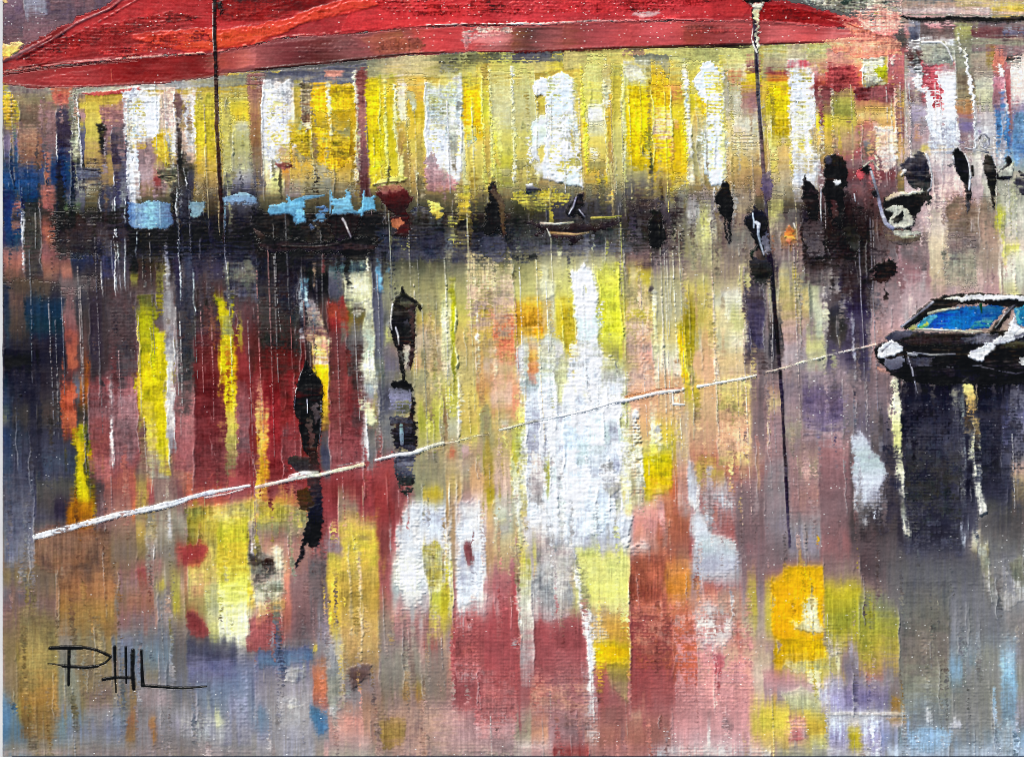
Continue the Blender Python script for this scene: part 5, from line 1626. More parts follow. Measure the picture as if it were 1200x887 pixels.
# ---------------------------------------------------------------- the terrace: chairs, tables
CH = 'blue cafe chairs along the terrace'
for lab, tx in (
  ('pale blue chair with jagged left side, left of the dark cafe table', """
P 314,240 327,239 336,238 337,228 340,236 346,234 357,230 357,262 350,261 346,265 342,254 334,250 315,253 ; 6ac 7bd 58a 69b ; h=1.6
P 345,246 355,244 355,260 348,262 ; 8ce 6ac"""),
  ('broad sky blue chair with two raised points, directly behind the dark cafe table', """
P 386,254 391,248 388,236 386,222 391,232 398,233 404,230 407,220 412,232 413,246 424,248 418,251 402,252 ; 6ac 8ce 7bd 58a ; h=1.6
L 387,250 387,224 ; 2 1 ; 8bd"""),
  ('small sky blue chair with a thin upright at its right, beside the maroon figure', """
P 420,250 424,240 426,222 428,232 440,230 441,247 432,246 426,252 424,256 ; 7bd 6ac 8ce ; h=1.6
L 427,224 425,246 ; 1.5 2 ; 8ce"""),
  ('dim blue chair dissolving into grey, between the two bright blue chairs', """
P 362,262 370,258 372,244 378,240 384,246 382,260 370,266 364,270 ; 57a 69b 568 ; h=0.9 d=0.2
L 357,232 380,229 ; 5 2 ; 69b 58a"""),
  ('very faint grey blue chair touching the thin black lamp post', """
P 262,232 276,228 290,226 300,232 300,240 290,244 280,242 266,240 ; 8ab 79b 556 ; d=0.25 h=0.8
L 264,236 264,272 ; 1.5 1 ; 9cd 79b ; d=0.2"""),
):
    t = thing('cafe_chair', lab, 'chair', CH); paint(t, tx)
t = thing('terrace_bench', 'pale steel blue bench panel below the leftmost white window', 'bench')
paint(t, """
P 150,236 168,238 184,236 201,238 201,262 196,268 160,268 152,266 150,252 ; 57a 79b 8bc 68a 568 ; dir=h h=1 v=1.4
L 160,240 160,264 ; 1.2 1 ; acd ; d=0.2
L 187,238 188,264 ; 1.2 1 ; acd ; d=0.2
P 222,236 242,236 234,252 226,256 222,250 ; 79a 8ab 9bb ; h=1
""")
tb = thing('cafe_table', 'black round table with one white glint, in front of the sky blue chairs', 'table', 'cafe tables on the terrace')
q = part(tb, 'table_top'); paint(q, """
P 384,252 400,252 424,252 420,264 414,278 404,286 394,280 386,268 ; 212 202 213 ; h=1.8
L 402,257 406,264 410,275 412,279 ; 2.5 1.5 ; dcd eee aab ; h=2.2
""")
q = part(tb, 'table_base'); paint(q, """
P 300,272 310,276 340,280 380,284 430,276 440,284 428,300 400,298 360,294 330,296 306,292 ; 222 112 323 112 ; v=1.6 h=1.3 j=2
L 330,289 370,290 400,287 ; 2 1 ; 211 322 111 ; h=1.5
P 298,268 306,270 312,280 308,284 302,278 ; 544 222
P 398,296 410,292 432,294 428,304 410,306 ; 112 333
""")
tb = thing('cafe_table', 'long low table with cream edged cloth in front of the seated black figure', 'table', 'cafe tables on the terrace')
q = part(tb, 'table_top'); paint(q, """
P 616,262 626,261 640,265 660,265 676,263 690,260 696,266 714,260 728,256 726,264 700,270 690,274 670,278 646,277 640,270 628,278 622,274 634,270 ; 212 323 212 313 ; h=1.5 v=1.2 j=1.8
""")
q = part(tb, 'tablecloth'); paint(q, """
L 634,262 650,263 672,261 ; 3 2 ; cba eed bb9 ; h=1.8
L 645,273 660,274 676,275 690,273 ; 3.5 2 ; a85 ca7 875 ; h=1.8
L 641,268 645,277 ; 1 2 ; ddc ; h=1.6
L 694,256 728,254 ; 3 2 ; cb5 aa4 ; d=0.2
""")
q = part(tb, 'leg'); paint(q, "P 666,278 682,279 676,285 672,289 667,288 668,283 ; 323 212 ; h=1.2")
t = pave
paint(t, "P 616,217 624,216 630,222 636,224 626,226 621,229 618,224 ; eee 223 234 ; dir=v h=1.6")
# ---------------------------------------------------------------- lamps
LG = 'street lamps in front of the cafe'
l1 = thing('street_lamp', 'thin black lamp post crossing the left part of the red awning', 'street lamp', LG)
q = part(l1, 'pole'); paint(q, """
L 251,-26 251.5,30 252.5,60 253.5,105 255,160 258,215 261,262 263,284 ; 4.5 4.5 ; 211 322 211 433 322 211 212 ; h=2 v=1.4 j=0.9
L 249.5,4 250,60 ; 0.9 0.9 ; dcc ; d=0.35
L 256,110 257.5,150 260,210 ; 0.9 0.9 ; ddc cb8 ; d=0.35
L 262,240 264,300 267,326 ; 1 0.8 ; ddd 667 eee ; d=0.3
""")
q = part(l1, 'bracket'); paint(q, "P 256,6 260,3 261,12 259,21 257,16 ; 212 322 ; h=2")
l2 = thing('street_lamp', 'tall lamp post with a black cap and cream collar, right of the middle', 'street lamp', LG)
q = part(l2, 'pole'); paint(q, """
L 883,12 884.5,30 885,45 886,62 888,100 891,150 894,190 897,230 899,262 901,300 ; 4.5 4 ; 212 324 223 445 434 535 546 434 323 ; h=2 v=1.2
P 882,8 894,6 890,16 889,34 890,52 888,64 886,52 885,30 ; bba dda 998 eec ddb ; h=2
L 882,34 881,46 884,56 887,62 ; 1 2 ; ddd eed ; h=1.6
L 888,64 890,100 893,150 ; 1 0.8 ; ddd ccd a9a ; d=0.2
P 893,206 903,200 906,222 902,236 898,236 892,222 ; 546 647 535 ; h=1.2
L 902,300 905,330 910,400 ; 6 4 ; 213 112 223 ; h=1.6
""")
q = part(l2, 'collar'); paint(q, "P 878,3 886,4 896,3 893,10 889,12 884,10 ; ccb eed 998 ; h=2.2")
q = part(l2, 'lamp_cap'); paint(q, "P 860,-22 908,-22 904,-4 902,2 892,5 878,4 870,1 864,-6 ; 223 112 122 ; h=2.6")
paint(pave, """
L 906,340 911,400 916,460 919,520 922,570 925,640 ; 4.5 3 ; 223 212 324 323 435 435 ; h=1.3 j=0.8
L 921,560 923,600 ; 4 3 ; 213 324 ; h=1.2
L 914,380 918,404 ; 1.5 1 ; 333 222
""")
# ---------------------------------------------------------------- people far off along the cafe
PG = 'people in front of the cafe'
people = [
 ('dark figure with brown coat edge on its right, standing below the yellow windows', """
P 575,213 578,213 583,222 588,232 591,246 592,262 591,278 587,281 586,270 582,264 579,274 575,276 568,275 566,270 569,258 568,244 573,236 574,226 573,219 ; 211 111 212 ; h=2
P 577,217 583,224 589,236 592,252 592,276 588,280 587,256 583,240 577,228 ; 433 654 543 433 ; h=1.4"""),
 ('black seated figure with white glints, behind the cream edged table', """
P 678,228 683,226 685,231 686,240 681,244 687,252 685,256 678,252 672,254 665,252 663,246 669,240 673,236 ; 213 212 112 ; h=2.2
L 675,232 672,242 667,251 ; 2 1.5 ; 99b dde ; h=2.4
L 679,246 685,254 ; 1.5 2 ; ccd 889 ; h=2.2"""),
 ('smudged dark figure with a round black base, standing alone right of the table', """
P 765,236 771,232 777,238 783,248 787,260 787,276 784,290 779,296 774,300 778,284 780,268 776,254 768,246 ; 545 434 656 ; h=0.9 d=0.15
P 764,244 772,246 776,254 777,266 780,276 776,288 768,292 761,287 759,277 762,270 757,268 758,260 763,254 ; 222 111 ; h=2"""),
 ('slim black walking figure with pointed hat right of the brightest white windows', """
P 847,211 849,215 852,213 855,220 858,232 859,246 857,253 856,262 856.5,283 854,285 853,270 852,257 850,257 850.5,270 853,282 850,280 848,269 848,255 842,250 840,244 845,241 838,238 837,231 842,225 845,217 ; 111 112 ; h=2.2 j=0.6"""),
 ('black figure with bright white stripes, walking right beside the tall lamp post', """
P 884,238 888,247 893,246 899,258 900,272 897,285 894,299 889,291 884,294 883,306 880,303 880,294 887,289 881,276 877,270 872,262 872,256 880,250 ; 223 112 122 ; h=2.2 j=0.6
L 882,251 883,258 883,267 ; 2 1.5 ; cde ; h=2.6
L 886,261 889,263 888,275 891,287 895,299 ; 4 2 ; eef abc dde ; h=2.6 j=0.4
P 892,280 900,270 903,292 897,300 ; 667 778"""),
 ('narrow black leaf shaped figure with a white line down its right side', """
P 944,203 947,210 952,217 957,224 960,240 960,256 955,259 950,256 944,245 940,232 940,222 ; 111 212 222 ; h=2.2
L 962,222 961.5,240 962,264 ; 2 1.5 ; bbc ddd 889 ; h=2"""),
 ('large black figure with a grey blue head and one white dab on the chest', """
P 967,186 971,182 978,182 986,183 991,190 993,206 992,214 988,222 993,230 991,244 986,256 990,264 982,268 977,258 971,252 967,236 965,226 968,210 966,200 ; 222 111 111 212 222 ; h=2
P 967,185 973,182 977,188 975,194 968,194 ; 445 334 ; h=2
P 976,214 980,211 988,213 986,215 979,218 ; eee ddd ; h=2.4
P 974,236 980,236 984,252 976,256 ; 423 433 ; h=0.8"""),
 ('stocky dark figure merging with its shadow, just right of the large black one', """
P 988,222 994,224 997,236 999,252 1004,266 1009,282 1006,296 996,292 989,276 985,258 989,244 ; 323 212 222 333 ; h=1.5
L 1001,228 1002,236 ; 1.5 1.5 ; ccd ; h=1.5"""),
 ('hunched grey black figure with a curved white edge, left of the white doorway', """
P 1071,186 1074,178 1082,179 1087,188 1091,204 1091,220 1087,226 1092,234 1090,241 1086,241 1083,231 1078,222 1070,222 1060,208 1056,196 1062,185 ; 445 223 333 222 ; h=2 v=1.6
L 1085,181 1089,190 1092,205 1091,220 1087,224 ; 2.5 1.5 ; dde eee bbc ; h=2.4 j=0.4
P 1057,200 1061,198 1060,206 1056,206 ; eee ddd ; h=2"""),
 ('sharp black figure with one white side, striding in front of the white doorway', """
P 1117,175 1121,173 1125,176 1131,182 1136,192 1138,210 1137.5,230 1136,243 1134,250 1131,241 1131,222 1127,212 1121,202 1118,191 1116,183 ; 111 112 111 445 ; h=2.4 j=0.6
L 1131,181 1135,192 1137,208 1135,222 ; 1.5 3 ; eee fff dde ; h=2.6 j=0.4
L 1116,184 1118,192 1111,194 ; 2 1.5 ; dde 555 ; h=2
L 1139,196 1140,206 ; 4 3 ; 111 222"""),
 ('thin black figure with long trailing legs under the grey ring, right of the striding one', """
P 1155,183 1158,181 1163,184 1167,195 1168,213 1166,222 1166,230 1164,229 1163,222 1165,236 1165,246 1163,244 1161,228 1157,212 1153,200 1152,194 ; 222 111 111 ; h=2.2 j=0.6"""),
 ('small figure in a white top with a round black head near the right edge', """
P 1178,185 1182,183 1186,187 1184,193 1187,196 1187,208 1180,211 1174,212 1168,211 1167,204 1172,200 1179,193 ; 111 223 ; h=2 j=0.6
P 1172,201 1180,196 1188,189 1187,196 1187,206 1180,207 1172,208 1170,204 ; ddb eed bba ; h=2.4 j=0.6"""),
 ('faint dark figure cut off by the right edge of the canvas', """
P 1190,208 1196,200 1204,206 1208,220 1204,232 1196,226 1190,216 ; 223 334 223 ; h=1.4 d=0.15"""),
]
for lab, tx in people:
    t = thing('person', lab, 'person', PG); paint(t, tx)
t = thing('person', 'maroon figure in a long dress bending over the right end of the dark terrace', 'person', PG)
paint(t, """
P 440,226 450,221 466,217 478,224 484,234 478,246 481,262 478,278 472,279 460,276 466,268 456,258 462,250 452,242 ; 623 412 301 512 211 ; h=1.4 v=1.4
P 442,220 462,215 474,218 470,224 450,228 ; b86 955 ; h=1 d=0.1
P 458,256 470,254 474,262 466,270 460,264 ; c75 a64
""")
t = thing('sign', 'small grey ring on a bar mounted above the thin black figure', 'sign')
paint(t, """
L 1148,163 1149,159 1154,158 1159,163 1159,171 1155,175 1150,172 1148,166 ; 2 2 ; 444 99a ccc ; h=1.8
P 1151,162 1156,161 1157,171 1152,172 ; bba 99a ; h=0.8
L 1131,174 1142,176 1158,179 ; 2 2.5 ; aab ccc 667 ; h=2
""")
ms = thing('motor_scooter', 'dark parked scooter with a cream rounded front panel and grey upright bar', 'motor scooter')
q = part(ms, 'body'); paint(q, """
P 1036,232 1050,228 1084,224 1083,236 1080,246 1074,254 1072,264 1066,270 1044,266 1034,252 ; 222 111 112 ; h=1.6
P 1034,264 1050,274 1072,276 1080,272 1076,282 1056,288 1036,280 ; 656 765 545 ; v=1.3
""")
q = part(ms, 'seat'); paint(q, "P 1035,231 1046,227 1066,225 1082,221 1083,225 1066,229 1044,233 1036,235 ; a97 dcb eec bba ; dir=h h=2")
q = part(ms, 'front_panel'); paint(q, """
P 1038,246 1046,241 1056,241 1065,247 1071,258 1070,264 1062,268 1052,266 1044,268 1040,260 1046,250 ; ddc ccb eed ; h=2 v=1.2
P 1044,258 1050,254 1055,247 1058,254 1057,260 1048,263 ; 111 222 ; h=2.4
P 1046,270 1060,270 1078,272 1078,278 1060,280 1048,276 ; bba ddc aa8 ; h=1.4 d=0.1
""")
q = part(ms, 'handlebar'); paint(q, """
L 1020,198 1024,212 1028,226 1031,240 1034,252 1038,262 1046,268 ; 3 5 ; dde 9ab 667 aac ccd 99b ; h=2.2
P 1009,196 1018,193 1022,200 1016,205 1008,202 ; 212 111 ; h=2
L 1012,195 1022,188 1030,199 ; 2 2 ; bba 998 ddc ; h=2
P 1002,203 1008,197 1014,205 1010,212 1003,208 ; c35 d46 a34 ; h=1.2
L 1024,226 1026,230 ; 5 4 ; 112
""")
t = pave
paint(t, "P 919,273 926,264 930,268 930,280 926,288 921,282 ; d85 c63 eb5 a54 ; h=1.6 v=1.6\nL 930,262 932,268 ; 2 1.5 ; eed ; h=1.6")
# reflections of those figures stay in the street
paint(pave, """
P 1020,316 1030,308 1046,305 1051,312 1048,326 1036,328 1032,333 1020,330 1017,322 ; 222 111 322 ; h=1.6 j=1.8 d=0.12
P 1016,290 1036,292 1040,300 1020,300 ; 323 434 ; d=0.3
P 1110,236 1126,220 1130,232 1128,262 1118,262 1106,250 ; 866 765 976 ; de=4
P 562,278 592,276 592,300 586,308 564,298 ; 445 556 ; d=0.1
P 600,298 628,297 630,304 602,306 ; 333 444 ; d=0.2
P 876,300 900,300 908,322 900,336 880,330 ; 334 222 333 ; de=4
P 940,262 964,260 966,300 946,300 ; 434 656 ; d=0.2
""")
# ---------------------------------------------------------------- the two near walkers
NW = 'people walking alone across the wet street'
w1 = thing('person', 'black figure with raised collar and bent arm, walking away in the middle distance', 'person', NW)
b = part(w1, 'coat'); paint(b, """
P 471,334 474,343 478,347 484,350 490,355 495,362 492,365 488,358 486.5,370 487,388 486,404 482,402 478,404 474,405 468,410 463,406 459,394 457,380 459,364 464,350 469,343 ; 111 222 112 211 ; h=2.4 j=0.6
P 472,349 482,351 484,358 476,362 470,356 ; 333 554 322 ; h=2
P 480,356 486,358 486,402 482,404 481,380 ; 323 433 212 ; h=2
L 460,357 458.5,366 457.5,380 459,386 ; 2 1.5 ; eee ccc ; h=2.6 j=0.4
L 464,384 467,394 468,406 ; 2 1.6 ; ccd eee aaa ; h=2.6 j=0.5
P 471,376 477,374 479,384 473,388 ; 445 222
""")
b = part(w1, 'leg'); paint(b, "P 463,404 470,404 474,416 475,432 475,447 472,447 469,432 467,416 ; 211 222 111 ; h=2.4 j=0.5\nP 468,409 472,412 473,426 470,422 ; 555")
b = part(w1, 'leg'); paint(b, "P 478,402 486,402 486,412 484,425 481,435 479,426 481,418 478,427 476,429 479,415 ; 212 323 211 ; h=2.4 j=0.5")
paint(pave, """
P 474,405 480,404 481,414 478,428 475,432 474,418 ; dcb bba cba
P 461,446 466,448 472,446 482,448 485,453 485,470 487,500 488,528 482,530 480,500 481,470 476,462 466,460 460,454 ; 111 212 ; h=1.6 j=1.2
P 455,456 480,456 482,468 480,482 470,486 458,480 ; 778 88a 667 ; d=0.05
P 463,470 480,468 482,490 466,492 ; 886 554 998 ; d=0.2
P 458,488 484,488 487,530 482,560 470,570 462,540 460,510 ; 556 212 334 667 445 ; v=1.6 d=0.08
P 462,545 484,545 484,572 476,582 468,576 ; 556 333 444 ; v=1.5 d=0.15
L 470,498 471,520 ; 4 4 ; 799 8ab 778 ; d=0.2
""")
w2 = thing('person', 'tall black figure tapering to both ends, walking in front of the crimson reflections', 'person', NW)
b = part(w2, 'coat'); paint(b, """
P 358,420 362,429 370,438 377,446 379,458 378.5,482 377,502 373,526 368,538 363,537 356,528 352,512 350,492 346,487 344,474 346,458 350,442 355,432 ; 111 112 111 222 ; h=2.6 j=0.6
L 359,424 352,440 347,458 345,480 ; 1 1 ; 99a ccc 667 ; h=2.4 d=0.35
P 366,474 372,472 374,488 371,498 366,490 ; 545 434 ; h=2
P 360,490 364,486 366,500 362,514 359,502 ; 333 544 222
P 362,506 368,508 368,524 362,522 ; 644 433
L 360,468 360,484 ; 1.4 1 ; ccd ; h=2.6
L 376,470 377,490 374,520 ; 1 1 ; bbc 667 ; h=2.4 d=0.2
""")
b = part(w2, 'hood'); paint(b, "P 358,420 361,428 367,436 364,440 358,436 353,438 356,430 ; 211 111 ; h=2.8 j=0.5")
paint(pave, """
P 336,536 348,534 362,536 367,548 368,560 352,556 342,548 ; 333 434 544
P 362,530 372,530 374,550 376,570 377,600 374,640 366,640 364,612 360,600 ; 433 323 223 224 334 ; h=1.2
P 347,574 360,572 368,590 374,600 372,612 360,600 350,596 ; 432 222
P 362,596 376,590 378,610 374,636 366,642 360,636 358,646 352,656 346,666 345,660 352,646 356,630 359,612 ; 223 112 223 ; h=1.5
""")
# ---------------------------------------------------------------- lane line
ll = thing('lane_line', 'thin broken white line running diagonally up across the street towards the car', 'road marking')
paint(ll, """
L 42,629 75,620 100,613 130,605 165,598 200,591 ; 6.5 6.5 ; eee dde fff ccd eee ; h=2 v=1.3 d=0.04 j=1
L 165,598 200,591 225,582 250,576 ; 6.5 5.5 ; eee ccd bbc ; h=2 v=1.3
L 240,579 262,574 280,571 292,569 ; 5 3 ; bbc ddd eee ; h=1.8
L 240,583 265,579 285,573 ; 2 1.5 ; dbc eee ; h=1.6
L 300,571 318,567 345,561 375,556 405,549 426,544 ; 4 4.5 ; ecb eed eec dca ; h=2.2
L 340,559 356,554 372,553 ; 5 4 ; bab ddd 998 ; h=2 d=0.1
L 392,547 410,543 434,540 ; 1.2 1 ; ccc a88 ; d=0.3
L 440,539 460,534 480,531 490,529 ; 3 5 ; ddd eee eed ; h=2.2
L 488,529 505,523 519,519 ; 5 4 ; eed ddc ; h=2.2
L 520,520 536,517 556,511 574,508 ; 2.5 2 ; cba bb9 dca ; h=1.4 d=0.25
L 586,504 598,501 611,497 640,491 662,487 ; 3 3 ; ddc bba eef ccd ; h=1.8
L 660,487 690,480 715,472 730,469 ; 3 4 ; ddd eee fff ; h=2.6
L 730,470 760,463 785,458 800,456 ; 4 4 ; eee fee fed ; h=2.4
L 733,465 770,457 798,455 ; 2 2 ; b74 965 ; h=0.8
L 788,459 789,474 802,474 ; 3 2 ; edd eee ; h=2
L 818,453 840,449 870,444 886,440 ; 3.5 3 ; eed edc ; h=2.2
L 898,436 920,431 945,423 960,420 ; 2.5 2.5 ; cba eec ; h=1.8 d=0.1
L 958,420 985,413 1004,409 1026,404 ; 2 3 ; ccb edd ecb ; h=2 d=0.1
""")
# ---------------------------------------------------------------- the car
car = thing('parked_car', 'black saloon car with two white headlights and a vivid blue windscreen at the right edge', 'car')
q = part(car, 'body'); paint(q, """
P 1025,408 1032,402 1046,397 1060,392 1120,392 1180,388 1228,386 1228,452 1150,450 1100,452 1066,448 1044,440 1034,430 1027,420 ; 222 112 111 112 112 ; h=1.8 v=1.3
P 1034,420 1058,418 1056,430 1046,434 1036,430 ; 889 667 445 ; h=1.4
P 1062,420 1095,418 1090,428 1066,430 ; 445 334 ; v=1.5
P 1028,430 1038,432 1042,440 1030,436 ; b87 a88
L 1064,418 1068,432 1074,460 ; 1.6 1.2 ; 99a ccd 667 ; h=2 d=0.15
L 1076,428 1120,430 1150,428 ; 1.2 1 ; 556 889 ; d=0.4
L 1150,430 1190,438 1228,430 ; 1.2 1 ; 778 445 ; d=0.45
P 1168,404 1196,398 1228,396 1228,404 1190,408 ; 334 554 222 ; v=1.4
P 1194,420 1202,418 1203,428 1196,428 ; aaa ccc
P 1116,428 1136,424 1150,440 1140,446 1122,440 ; 112 223
""")
q = part(car, 'bonnet'); paint(q, """
P 1036,396 1050,388 1068,388 1110,390 1150,392 1140,400 1122,406 1076,405 1050,400 ; 334 222 323 222 ; h=1.4 v=1.5
P 1036,396 1050,387 1070,388 1066,394 1046,400 ; 556 334
P 1126,396 1148,392 1170,390 1172,398 1150,402 1134,402 ; 556 889 445 ; dir=h v=1.6
L 1070,413 1090,416 1119,415 ; 1.5 2 ; 99a ccc 889 ; h=1.8
""")
q = part(car, 'roof'); paint(q, """
P 1094,352 1106,347 1140,344 1170,345 1228,346 1228,360 1180,360 1150,357 1120,358 1100,364 1086,372 1064,385 1056,384 1075,366 ; 222 111 122 ; h=2 v=1.2
P 1104,350 1130,346 1160,345 1200,348 1228,350 1228,354 1180,352 1140,352 1116,352 ; ddc eee fff ddd ; dir=h h=2.6
L 1056,383 1076,368 1093,354 ; 2.5 2.5 ; 889 667 99a ; h=2.2
L 1061,385 1080,371 1092,362 ; 3 3 ; 111
""")
q = part(car, 'windscreen'); paint(q, """
P 1073,384 1080,374 1094,367 1112,362 1134,360 1174,358 1178,362 1166,378 1158,385 1110,386 ; 159 04a 06a 049 158 ; dir=h h=0.8 v=1.4
P 1074,384 1082,374 1098,368 1092,376 1088,384 ; 6bc 49b 3ac ; h=1
P 1134,361 1174,359 1168,370 1140,368 ; 368 148 ; d=0.15
P 1140,378 1164,374 1160,384 1138,385 ; 6aa 499 389 ; d=0.2
P 1078,382 1086,378 1088,384 1080,386 ; cc5 384
L 1088,368 1098,365 1110,363 1124,361 ; 4 2 ; aa9 ddb ccb ; h=1.8
L 1066,386 1090,386 1112,387 1134,389 1150,388 ; 2.5 2.5 ; cca eed eec aa9 ; h=2.2
P 1064,384 1074,378 1074,384 1068,387 ; cc9 884
L 1149,357 1150,366 ; 4 2 ; 143 ; h=1
""")
q = part(car, 'windscreen_pillar'); paint(q, """
P 1158,388 1172,374 1186,357 1191,357 1180,374 1168,390 1162,392 ; 334 222 111 ; h=2.2
L 1166,384 1176,370 1187,359 ; 1 1 ; bbb 889 ; h=2.4
""")
q = part(car, 'side_window'); paint(q, """
P 1189,362 1196,358 1228,357 1228,382 1200,382 1192,378 1190,370 ; 3ac 27a 169 16a ; h=0.8
P 1190,362 1194,366 1198,380 1192,378 ; 8cc 4ab
""")
q = part(car, 'door_panel'); paint(q, """
P 1146,402 1160,400 1176,392 1184,382 1188,368 1192,380 1200,384 1228,382 1228,392 1204,392 1186,400 1166,404 ; dde ccd eee dde ; h=2 v=1.4
P 1180,388 1186,376 1192,386 1188,392 ; fff dde ; h=2.2
P 1186,394 1200,388 1200,392 1188,398 ; 445 99a
""")
q = part(car, 'headlight'); paint(q, "P 1027,416 1034,404 1044,399 1052,402 1060,406 1060,412 1052,414 1046,418 1034,420 1028,420 ; eee ccd fff dde ; h=2.8\nP 1062,412 1076,414 1074,418 1064,416 ; eee 99a ; h=2.2\nL 1033,412 1044,402 ; 2 1.5 ; 667 99a")
q = part(car, 'headlight'); paint(q, "P 1134,416 1138,412 1146,408 1160,402 1167,406 1166,410 1158,414 1152,423 1146,424 1137,420 ; dde eee fff ccd ; h=2.8\nL 1138,412 1160,410 ; 2 1 ; 99a ccd ; d=0.2")
# ---------------------------------------------------------------- signature
sg = thing('signature', 'black hand painted signature PHIL in thin angular capitals in the lower left corner', 'signature')
q = part(sg, 'letter'); paint(q, """
L 58,759.5 76,757.5 96,758 112,761 122,765 130,769 ; 3 3 ; 111 ; j=0.3 h=1.2 v=0.5
L 60,759 96,759 ; 4.5 4 ; 111 ; j=0.3 h=1.2 v=0.5
L 130,770 124,776 114,780.5 100,782 80,780.5 56,777 ; 2.5 1.5 ; 111 ; j=0.3 h=1.2 v=0.5
L 74,780 100,782 114,780 ; 3.5 3.5 ; 111 ; j=0.3 h=1.2 v=0.5
L 81,758 80.5,802 ; 3.6 3.2 ; 111 ; j=0.3 h=1.2 v=0.5""")
q = part(sg, 'letter'); paint(q, """
L 134.5,758 135,785 136,811 ; 3.5 1.5 ; 111 ; j=0.3 h=1.2 v=0.5
L 147.5,758 148,800 ; 3 2 ; 111 ; j=0.3 h=1.2 v=0.5
L 121,796 135,793.5 155,794 ; 4 3 ; 111 ; j=0.3 h=1.2 v=0.5""")
q = part(sg, 'letter'); paint(q, "L 156,762 155.5,785 157,807 ; 4.6 4 ; 111 ; j=0.3 h=1.2 v=0.5\nL 153,764 154,785 ; 1.2 1 ; 222 ; d=0.3")
q = part(sg, 'letter'); paint(q, """
L 166,762 166.5,785 167.5,803 ; 3.2 4.5 ; 111 ; j=0.3 h=1.2 v=0.5
L 167,803 190,804.5 215,806 242,804 ; 4 2 ; 111 ; j=0.3 h=1.2 v=0.5""")
SUN_EL, SUN_X, SUN_Y, SUN_E, SKY_S, EXPO = math.radians(34), -0.40, 0.9, 4.8, 0.085, 0.03
# ================================================================ relief
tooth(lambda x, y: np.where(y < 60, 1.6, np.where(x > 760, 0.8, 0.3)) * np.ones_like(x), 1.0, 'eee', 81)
def relief():
    knife = smooth_noise(W, H, 22, 2.2, 31) - 0.5; grit = smooth_noise(W, H, 2.2, 2.2, 32) - 0.5
    weave = WEAVE_AMP * WEAVE * np.exp(-np.maximum(THK - 0.5, 0) / 1.4)
    return THK + weave + 0.14 * knife + GRIT_AMP * grit
WEAVE_AMP, GRIT_AMP = 0.22, 0.27
ZC = relief()
Zp = np.pad(ZC, 1, mode='edge')
ZCORN = 0.25 * (Zp[:-1, :-1] + Zp[1:, :-1] + Zp[:-1, 1:] + Zp[1:, 1:])          # (H+1, W+1)
# pigment spread: slight warm/cool variation inside every colour
var = (smooth_noise(W, H, 1.5, 1.5, 41) - 0.5) * 0.07 + (smooth_noise(W, H, 7, 3, 42) - 0.5) * 0.06
COLF = np.clip(COL * (1 + var[..., None]), 0.015, 0.93)
LIN = np.where(COLF <= 0.04045, COLF / 12.92, ((COLF + 0.055) / 1.055) ** 2.4).astype(np.float32)
SAT = 1.0
# duller violets and crimsons (mixed, not straight from the tube)
mg = np.clip(np.minimum(LIN[..., 0], LIN[..., 2]) - LIN[..., 1], 0, 1); LIN[..., 1] += 0.52 * mg; LIN[..., 2] -= 0.22 * mg
ex = np.clip(LIN[..., 0] - 3 * np.maximum(LIN[..., 1], LIN[..., 2]), 0, 1) ; LIN[..., 0] -= np.where(yy + Y0 > 240, 0.42, 0.20) * ex; LIN[..., 1] += 0.035 * ex; LIN[..., 2] += 0.045 * ex
# blacks: warm charcoal, not navy
bk = np.clip(1 - LIN.max(-1) / 0.09, 0, 1); LIN[..., 2] -= 0.45 * bk * np.clip(LIN[..., 2] - LIN[..., 0], 0, 1)
# whites: clean titanium white leaning to cool green-grey
wt = np.clip((LIN.min(-1) - 0.42) * 4, 0, 1)
LIN[..., 1] = np.maximum(LIN[..., 1], LIN[..., 1] * (1 - wt) + wt * 0.5 * (LIN[..., 0] + LIN[..., 2]))
LIN *= (1 + 0.10 * wt)[..., None]
g = LIN @ np.array([0.2126, 0.7152, 0.0722], np.float32)
LIN = np.clip((g[..., None] + (LIN - g[..., None]) * SAT) * np.array([1.03, 1.03, 1.0], np.float32) - np.array([0.012, 0.013, 0.016], np.float32), 0.003, 0.88)

sc = bpy.context.scene
coll = sc.collection
U = 0.001
def world(x, y, z): return ((x - 600) * U, (443.5 - y) * U, z * U)

